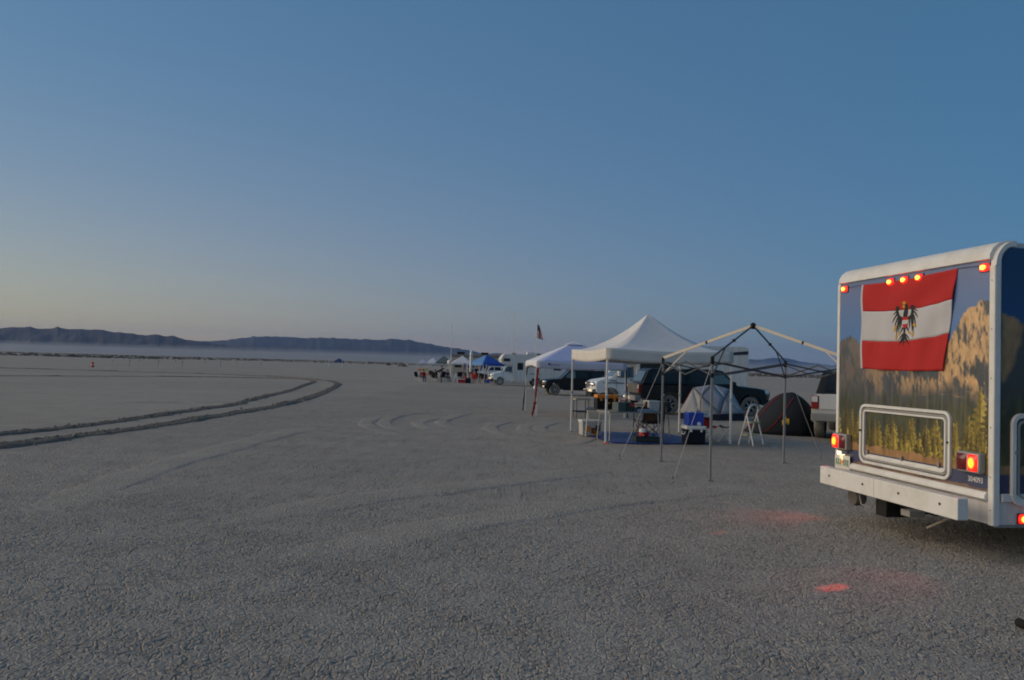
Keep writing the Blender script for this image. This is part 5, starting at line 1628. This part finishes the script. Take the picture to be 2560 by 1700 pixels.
# big tan coach with two roof units
def coach():
    a, b = AT(1128, 930, 106), AT(1262, 930, 106)
    L = (b - a).length
    z0 = gz(106)
    t = thing('coach', 'long tan and brown coach with two dark roof units, behind the far canopies', 'coach', (a.x, 106, z0), 0)
    top = AT(1180, 886.5, 106).z - z0
    prof = [(0, .45)] + arch_pts(1.6, .55, .5) + arch_pts(L - 1.8, .55, .5) + [(L, .45), (L, top - .25), (L - .25, top), (.3, top), (0, top - .3)]
    MB().slab(prof, [0, .05, 2.4, 2.45], lambda x, y, z: (x, y, z)).build('body', 'cream_tan', t, bevel=.03)
    MB().b2((.02, -.02, top - .42), (L - .02, 0, top - .02)).build('upper_band', 'brown_tan', t)
    for x in (.28, .56):
        pass
    for x in (.10 * L, .55 * L):
        MB().box((x + .45, 1.2, top + .17), (1.0, .8, .34)).build('roof_air_conditioner', 'camp_black', t, bevel=.05)
    for k in range(4):
        MB().prism(rrect(.95, .55, .06, 4, .9 + k * (L - 1.8) / 3.2, 1.75), lambda u, v, d: (u, d, v), -.015, .005).build('window', 'window_glass', t)
    for x in (1.6, L - 1.8):
        wheel(t, x, .18, .42, .3, -1, rim='steel_light'); wheel(t, x, 2.27, .42, .3, 1, rim='steel_light')
    MB().b2((-.03, .3, 1.1), (-.002, 2.15, 2.2)).build('windscreen', 'sky_glass', t)
coach()
wv = pickup('white pickup parked between the blue canopy and the far motorhome', (0, 0, 0), RAD(183), 'white_paint', 'white_paint', dusty_rear='silver_paint', full=False, suv=True)
put_by_wheel(wv, 1206, 949, 4.5, .92, RAD(183))

# masts and the flagpole
def mast(label, base, top_z, r, lean=0, name='mast', guys=True):
    t = thing(name, label, 'mast', base)
    H = top_z - base.z
    n = 3
    for k in range(n):
        MB().rod((lean * k / n, 0, H * k / n), (lean * (k + 1) / n, 0, H * (k + 1) / n), r * (1 - .3 * k / n), 8).build('section', 'steel_white', t)
    MB().lathe([(.16, 0), (.16, .05), (.04, .08)], n=12).build('base_plate', 'steel_light', t)
    if guys:
        for k in range(3):
            a = 2.1 * k + .4
            MB().tube([(lean * .5, 0, H * .55), (1.6 * math.cos(a), 1.6 * math.sin(a), .02)], .005, 4).build('guy_rope', 'rope', t)
    return t
b_ = G(1126, 943)
mast('tall thin white whip mast rising beside the dark green canopy', b_, AT(1126.5, 802, b_.y).z, .045, .02)
b_ = Vector((AT(1281, 900, 90).x, 90, gz(90)))
mast('tall thin grey whip mast rising behind the far motorhome', b_, AT(1282, 777, 90).z, .04, .05, guys=False)
b_ = G(1337, 972)
top = AT(1341, 803, b_.y).z
t = thing('flagpole', 'white flagpole carrying a limp striped flag, behind the lavender canopy', 'flagpole', b_)
H = top - b_.z
for k in range(3):
    MB().rod((0.05 * k / 3, 0, H * k / 3), (.05 * (k + 1) / 3, 0, H * (k + 1) / 3), .034 - .005 * k, 8).build('pole_section', 'steel_white', t)
MB().lathe([(.03, 0), (.05, .04), (.03, .08)], (.05, 0, H), n=10).build('finial', 'steel_light', t)
MB().lathe([(.14, 0), (.14, .06), (.05, .3)], n=10).build('base', 'steel_light', t)
f = thing('flag', 'limp red, white and blue striped flag hanging from the white flagpole', 'flag', b_)
zt, zb = AT(1343, 811, b_.y).z - b_.z, AT(1352, 849, b_.y).z - b_.z
def fp(u, v):
    x = .09 + u * (.16 + .34 * v ** .8) * (1 - .35 * max(0, v - .8) * 5 * (1 - u))
    return (x, .05 * math.sin(u * 11 + v * 2), lerp(zt, zb, v) - .10 * u * (1 - v) + .12 * (1 - u) * v)
for k in range(7):
    for v0, v1, m_ in ((0, .42, 'flag_blue' if k < 5 else ('flag_red' if k % 2 else 'flag_white')), (.42, 1, 'flag_red' if k % 2 == 0 else 'flag_white')):
        mb = MB(); mb.grid(lambda u, v: fp((k + u) / 7, lerp(v0, v1, v)), 3, 8)
        o = mb.build('canton' if m_ == 'flag_blue' else 'stripe', m_, f, smooth=True, fix=False); o.modifiers.new('cloth', 'SOLIDIFY').thickness = .004

# model rocket on its stand
def rocket():
    b = G(1176, 957); D = b.y
    zb, ztop = AT(1174, 930, D).z - b.z, AT(1177, 873, D).z - b.z
    t = thing('model_rocket', 'tall white model rocket with a pointed nose standing on a dark stand', 'rocket', b)
    h = ztop - zb; r = .155
    body = MB().lathe([(r, zb), (r, zb + h * .72)], n=20).build('body_tube', 'rocket_white', t, smooth=True)
    MB().lathe([(r, zb + h * .72), (r * .96, zb + h * .80), (r * .78, zb + h * .88), (r * .45, zb + h * .955), (.01, ztop)], n=20).build('nose_cone', 'rocket_white', t, smooth=True)
    MB().lathe([(r * 1.01, zb + h * .715), (r * 1.01, zb + h * .73)], n=20).build('joint_band', 'bumper_grey', t)
    for k in range(3):
        a = 2.09 * k + .5
        c, s = math.cos(a), math.sin(a)
        MB().prism([(r, zb + .02), (r + .18, zb - .03), (r + .18, zb + .16), (r, zb + .42)], lambda u, v, d: (c * u - s * d, s * u + c * d, v), -.008, .008).build('fin', 'camp_black', t)
    st = thing('rocket_stand', 'dark three legged stand under the white model rocket', 'stand', b)
    MB().lathe([(.26, zb - .14), (.26, zb - .08), (.15, zb - .01)], n=16).build('top_plate', 'camp_black', st)
    for k in range(3):
        a = 2.09 * k
        MB().rod((.18 * math.cos(a), .18 * math.sin(a), zb - .12), (.36 * math.cos(a), .36 * math.sin(a), 0), .025, 8).build('leg', 'camp_black', st)
rocket()

# chairs and odds and ends in front of the far canopies
def fchair(label, px, py, rz, seat, back, frame='steel_light'):
    return camp_chair(label, G(px, py), RAD(rz), seat, back, frame=frame, scale=1.12)
fchair('dark folding chair alone at the open end of the camp row', 1046, 953, 60, 'camp_grey', 'camp_black')
fchair('dark folding chair with pale frame just right of the lone end chair', 1058, 955, 20, 'camp_black', 'camp_grey')
fchair('black folding chair beside the telescope tripod', 1088, 955, 150, 'camp_black', 'camp_black')
fchair('grey folding chair between the tripod and the whip mast', 1104, 954, 200, 'camp_grey', 'camp_black')
fchair('black folding chair under the tall whip mast', 1118, 954, 30, 'camp_black', 'camp_grey')
fchair('red folding chair beside the rocket stand', 1188, 958, 160, 'cloth_red', 'cloth_red', 'wood_tan')
fchair('red folding chair nearer the far motorhome', 1208, 959, 190, 'cloth_red', 'shirt_dark', 'wood_tan')
fchair('yellow backed folding chair with orange seat near the pale canopies', 1067, 934, 180, 'plastic_orange', 'cloth_yellow')
fchair('black folding chair tucked behind the telescope tripod', 1096, 950, 120, 'camp_black', 'camp_black')
fchair('brown folding chair just left of the whip mast', 1111, 950, 10, 'camp_brown', 'camp_grey')
fchair('dark folding chair in front of the red cooler canopy', 1147, 951, 200, 'camp_black', 'camp_black')
fchair('black folding chair between the two red ones', 1198, 955, 170, 'camp_black', 'shirt_dark')
table('folding table with pale top under the small white canopy', G(1148, 949), 0, 1.3, .6, .72, 'bumper_grey')
table('folding table with white top under the dark green canopy', G(1107, 946), 0, 1.5, .6, .74, 'plastic_white')
def tripod(label, px, py):
    b = G(px, py); t = thing('telescope', label, 'telescope', b)
    for k in range(3):
        a = 2.09 * k + .3
        MB().rod((.05 * math.cos(a), .05 * math.sin(a), 1.0), (.5 * math.cos(a), .5 * math.sin(a), 0), .022, 8).build('leg', 'steel_light', t)
    MB().lathe([(.07, .98), (.07, 1.12)], n=12).build('mount', 'camp_black', t)
    MB().rod((-.35, 0, 1.05), (.35, 0, 1.42), .09, 12).build('tube', 'camp_black', t)
    MB().rod((.35, 0, 1.42), (.45, 0, 1.475), .105, 12).build('dew_shield', 'camp_grey', t)
tripod('dark telescope on a splayed tripod among the far chairs', 1098, 956)
def fbox(name, label, cat, px, py, w, d, h, body, lid, rz=0):
    t = thing(name, label, cat, G(px, py), RAD(rz))
    MB().box((0, 0, h * .42), (w, d, h * .84)).build('body', body, t, bevel=.02)
    MB().box((0, 0, h * .92), (w * 1.04, d * 1.04, h * .16)).build('lid', lid, t, bevel=.02)
    MB().tube([(-w * .25, 0, h), (-w * .22, 0, h + .05), (w * .22, 0, h + .05), (w * .25, 0, h)], .012, 6).build('handle', 'camp_black', t)
fbox('cooler', 'red cooler with white lid in front of the small white canopy', 'cooler', 1154, 957, .72, .4, .42, 'plastic_red', 'plastic_white')
fbox('storage_bin', 'black bin beside the rocket stand', 'storage bin', 1170, 958, .55, .45, .55, 'plastic_navy', 'camp_grey')
fbox('fuel_can', 'slim red fuel can leaning by the black bin', 'fuel can', 1163, 957, .22, .3, .7, 'cone_orange', 'plastic_red')
fbox('storage_bin', 'white bin under the dark green canopy', 'storage bin', 1100, 944, .7, .5, .6, 'plastic_white', 'plastic_white')
fbox('storage_bin', 'red bin under the white canopy with bare legs', 'storage bin', 1077, 934, .9, .5, .5, 'plastic_red', 'plastic_red')
fbox('storage_bin', 'orange bin under the pale canopy at the far end', 'storage bin', 1049, 927, 1.2, .6, .6, 'plastic_orange', 'plastic_white')
t = thing('water_tank', 'round white tank hung on the dark green canopy front', 'tank', G(1123, 945))
MB().lathe([(.05, 1.75), (.27, 1.85), (.34, 2.05), (.34, 2.2), (.27, 2.4), (.05, 2.5)], n=16).build('tank', 'plastic_white', t, smooth=True)
for k in range(3):
    MB().rod((.24 * math.cos(2.09 * k), .24 * math.sin(2.09 * k), 1.9), (.34 * math.cos(2.09 * k), .34 * math.sin(2.09 * k), 0), .02, 6).build('leg', 'steel_light', t)
def aframe(label, px, py, H, w):
    t = thing('step_ladder', label, 'ladder', G(px, py))
    for s in (-1, 1):
        MB().rod((-w, s * .22, 0), (0, s * .16, H), .02, 6).build('front_leg', 'steel_white', t)
        MB().rod((w, s * .22, 0), (0, s * .16, H), .02, 6).build('rear_leg', 'steel_white', t)
    for k in (.25, .5, .75):
        MB().b2((-w * (1 - k) - .04, -.2, H * k - .02), (-w * (1 - k) + .04, .2, H * k + .02)).build('step', 'steel_white', t)
aframe('small white step ladder in front of the far canopies', 1139, 957, 1.0, .24)
def banner(label, px, py, H, m_, lean, pole='steel_white'):
    b = G(px, py); t = thing('feather_banner', label, 'banner', b)
    MB().rod((0, 0, 0), (lean, 0, H), .022, 8).build('pole', pole, t)
    mb = MB(); mb.grid(lambda u, v: (lean * (1 - v * .5) + .03 + u * .16 * math.sin(math.pi * min(v + .15, 1)), .02 * math.sin(u * 6 + v * 4), H * (1 - .48 * v)), 4, 10)
    o = mb.build('cloth', m_, t, fix=False); o.modifiers.new('cloth', 'SOLIDIFY').thickness = .006
banner('furled navy and red banner on a wooden pole before the small white canopy', 1157, 953, 2.1, 'canvas_blue', .1, 'plastic_red')
banner('furled blue banner on a white pole before the blue canopy, nearer the rocket', 1193, 959, 2.0, 'canvas_blue', .3)
banner('furled blue banner on a white pole before the blue canopy, nearer the motorhome', 1208, 960, 2.0, 'canvas_blue', .28)

# ------------------------------------------------------------------ out on the open playa
def barrel():
    b = G(231, 918); t = thing('marker_barrel', 'orange marker barrel alone out on the playa', 'barrel', b, 0, None, .78)
    MB().lathe([(.27, .05), (.25, .35), (.235, .36), (.22, .68), (.2, .69), (.19, .95), (.1, 1.0)], n=18).build('body', 'cone_orange', t, smooth=True)
    MB().lathe([(.36, 0), (.36, .05)], n=18).build('base', 'black_rubber', t)
    MB().lathe([(.249, .42), (.243, .52)], n=18, capped=False).build('band', 'plastic_white', t)
barrel()
for k, (px, py) in enumerate(((278, 917), (323, 917), (346, 916), (395, 918), (437, 918), (455, 919), (509, 919), (551, 918), (590, 918), (652, 919), (704, 919))):
    b = G(px, py)
    t = thing('marker_stake', 'thin marker stake in the long row across the playa', 'stake', b, 0, 'marker stakes in a row across the playa')
    MB().rod((0, 0, 0), (.01, 0, 1.15), .022, 6).build('stake', 'steel_dark' if k % 2 else 'steel_light', t)
    MB().b2((.01, -.006, .9), (.22, .006, 1.12)).build('ribbon', 'skin_pink', t)
for px, py, lab in ((822, 916, 'white post left of the lone far blue canopy'), (855, 918, 'white post right of the lone far blue canopy')):
    b = G(px, py); t = thing('post', lab, 'post', b)
    MB().rod((0, 0, 0), (.03, 0, 1.9), .06, 8).build('shaft', 'steel_white', t)
    MB().lathe([(.2, 0), (.2, .08)], n=10).build('base', 'steel_light', t)
far_canopy('lone blue canopy far out across the playa', 835, 856, 902.5, 845, 895.5, 300, 'canvas_navy', val=.35, legs=True, leg_m='steel_grey')
for px, py, rz, lab in ((971, 914, 200, 'dark low buggy far across the playa, farther from the camp'), (1001, 916, 160, 'dark red buggy far across the playa, nearer the camp'), (1012, 917, 30, 'black buggy beside a white post near the camp end')):
    b = G(px, py); t = thing('buggy', lab, 'buggy', b, RAD(rz))
    MB().prism([(-.9, .3), (.9, .3), (1.0, .55), (.5, .65), (.2, .7), (-.6, .75), (-.95, .6)], lambda u, v, d: (u, d, v), -.45, .45).build('body', 'plastic_red' if 'red' in lab else 'camp_black', t, bevel=.03)
    for x, y in ((-.65, -.55), (-.65, .55), (.65, -.55), (.65, .55)):
        wheel(t, x, y, .32, .22, -1 if y < 0 else 1, spokes=5)
    MB().tube([(-.6, -.4, .7), (-.4, -.4, 1.3), (.1, -.4, 1.3), (.45, -.4, .65)], .03, 6).build('roll_bar', 'camp_black', t)
    MB().tube([(-.6, .4, .7), (-.4, .4, 1.3), (.1, .4, 1.3), (.45, .4, .65)], .03, 6).build('roll_bar', 'camp_black', t)
b = G(1016, 918); t = thing('post', 'short white post beside the black buggy', 'post', b)
MB().rod((0, 0, 0), (0, 0, 1.3), .07, 8).build('shaft', 'steel_white', t); MB().lathe([(.2, 0), (.2, .06)], n=10).build('base', 'steel_light', t)

# the small black thing lying near the motorhome's corner
b = G(2560, 1572)
t = thing('tent_mallet', 'small black rubber mallet lying on the clay near the motorhome', 'mallet', b, RAD(20))
MB().lathe([(.026, -.05), (.03, -.045), (.03, .045), (.026, .05)], (0, 0, .03), 'Y', 14).build('head', 'camp_black', t, smooth=True)
MB().rod((.02, 0, .03), (.27, .03, .014), .012, 8).build('handle', 'black_plastic', t)

# more of the crowded far row
fchair('grey folding chair at the front of the dark green canopy', 1093, 953, 40, 'camp_grey', 'camp_grey')
fchair('dark red folding chair behind the telescope', 1106, 948, 190, 'cloth_red', 'camp_black')
fchair('black folding chair by the red bin', 1081, 947, 150, 'camp_black', 'camp_black')
fbox('storage_bin', 'tall grey bin beside the white topped table', 'storage bin', 1113, 946, .5, .5, .9, 'camp_grey', 'grey_plastic')
fbox('storage_bin', 'pale clear bin beside the white step ladder', 'storage bin', 1132, 952, .5, .4, .45, 'plastic_clear', 'plastic_white')
fbox('cooler', 'blue cooler with white lid under the bright blue canopy', 'cooler', 1216, 957, .7, .4, .42, 'plastic_blue', 'plastic_white')
fbox('storage_bin', 'orange bin under the white canopy beside the yellow chair', 'storage bin', 1070, 937, .6, .4, .4, 'plastic_orange', 'plastic_white')
table('long dark folding table under the bright blue canopy', G(1222, 956), RAD(38), 1.6, .7, .73, 'camp_grey')

# people in the far row
def person(label, loc, rz, seated, shirt, pants, hair='hair_dark', scale=1.0):
    t = thing('person', label, 'person', loc, rz, None, scale)
    V, E, R_ = [], [], []
    def j(p, r, par=None):
        V.append(p); R_.append(r)
        if par is not None: E.append((par, len(V) - 1))
        return len(V) - 1
    hz = .50 if seated else .93
    pel = j((0, 0, hz), (.15, .11)); wa = j((0, .0, hz + .2), (.135, .1), pel); ch = j((0, -.01, hz + .40), (.165, .115), wa)
    nk = j((0, .0, hz + .56), (.058, .058), ch); hd = j((0, .03, hz + .66), (.085, .095), nk); ht = j((0, .02, hz + .78), (.075, .085), hd)
    for s in (-1, 1):
        sh = j((s * .17, -.01, hz + .48), (.065, .065), ch)
        if seated:
            el = j((s * .25, .06, hz + .20), (.047, .047), sh); wr = j((s * .2, .28, hz + .16), (.034, .034), el); d = Vector((-.2 * s, .95, -.1))
        else:
            el = j((s * .25, .0, hz + .20), (.047, .047), sh); wr = j((s * .27, .08, hz - .05), (.034, .034), el); d = Vector((0, .25, -.95))
        pm = j(tuple(Vector(V[wr]) + d * .07), (.036, .026), wr)
        for k, L in enumerate((.06, .075, .08, .07)):
            o = Vector((s * (k - 1.5) * .02, 0, 0)) if not seated else Vector((0, 0, (k - 1.5) * .02))
            a = j(tuple(Vector(V[pm]) + o + d * .03), (.010, .010), pm); j(tuple(Vector(V[a]) + d * L), (.008, .008), a)
        a = j(tuple(Vector(V[wr]) + d * .035 + Vector((-s * .03, .02, 0))), (.011, .011), wr); j(tuple(Vector(V[a]) + d * .05 + Vector((-s * .015, 0, 0))), (.009, .009), a)
        hp = j((s * .09, 0, hz - .03), (.095, .095), pel)
        if seated:
            kn = j((s * .12, .44, hz + .02), (.065, .065), hp); an = j((s * .12, .46, .09), (.045, .045), kn)
        else:
            kn = j((s * .10, .02, .50), (.065, .065), hp); an = j((s * .11, -.01, .09), (.045, .045), kn)
        j((V[an][0], V[an][1] + .16, .045), (.04, .035), an)
    me = bpy.data.meshes.new('body'); me.from_pydata(V, E, [])
    o = bpy.data.objects.new('body', me); COL.objects.link(o)
    sk = o.modifiers.new('skin', 'SKIN')
    for i, r in enumerate(R_):
        me.skin_vertices[0].data[i].radius = r; me.skin_vertices[0].data[i].use_root = (i == 0)
    o.modifiers.new('sub', 'SUBSURF').levels = 1
    o.modifiers['sub'].render_levels = 1
    m2 = bpy.data.meshes.new_from_object(o.evaluated_get(bpy.context.evaluated_depsgraph_get()))
    bpy.data.objects.remove(o)
    for k in (shirt, pants, 'skin_pink', 'camp_black'): m2.materials.append(MAT[k])
    for p in m2.polygons:
        c = p.center
        arm = abs(c.x) > .185 and c.z < hz + .24 and c.z > hz - .25 and (not seated or c.z > hz + .05)
        if c.z > hz + .53: mi = 2
        elif arm: mi = 2
        elif c.z < .10: mi = 3
        elif c.z < hz + .06 or (seated and c.y > .13): mi = 1
        else: mi = 0
        p.material_index = mi; p.use_smooth = True
    b = bpy.data.objects.new('body', m2); COL.objects.link(b); b.parent = t
    h = MB(); ellip((0, -.005, hz + .745), (.095, .115, .10), 8, 0, h)
    h.build('hair', hair, t, smooth=True)
    for s in (-1, 1):
        ellip((s * .032, .115, hz + .70), (.012, .008, .009), 6).build('eye', 'camp_black', t)
        ellip((s * .09, .02, hz + .69), (.015, .025, .035), 6).build('ear', 'skin_pink', t)
    ellip((0, .125, hz + .665), (.014, .022, .02), 6).build('nose', 'skin_pink', t)
    ellip((0, .112, hz + .625), (.024, .01, .007), 6).build('mouth', 'cloth_red', t)
    return t
def seat_person(label, px, py, rz, shirt, pants):
    g = G(px, py)
    # sits on the chair built at the same ground point, facing its open front
    return person(label, (g.x, g.y, g.z), RAD(rz) + math.pi, True, shirt, pants, scale=1.0)
seat_person('person in dark red shirt sitting in the folding chair next to the lone end chair', 1058, 955, 20, 'cloth_red', 'jeans')
seat_person('person in black sitting in the folding chair beside the telescope', 1088, 955, 150, 'shirt_dark', 'camp_black')
seat_person('person in grey sitting in the folding chair under the whip mast', 1118, 954, 30, 'camp_grey', 'jeans')
g = G(1190, 952); person('person in dark shirt and red shorts standing behind the red folding chairs', g, RAD(200), False, 'shirt_dark', 'cloth_red')
g = G(1103, 957); person('person in dark clothes standing by the telescope tripod', g, RAD(90), False, 'camp_black', 'jeans')
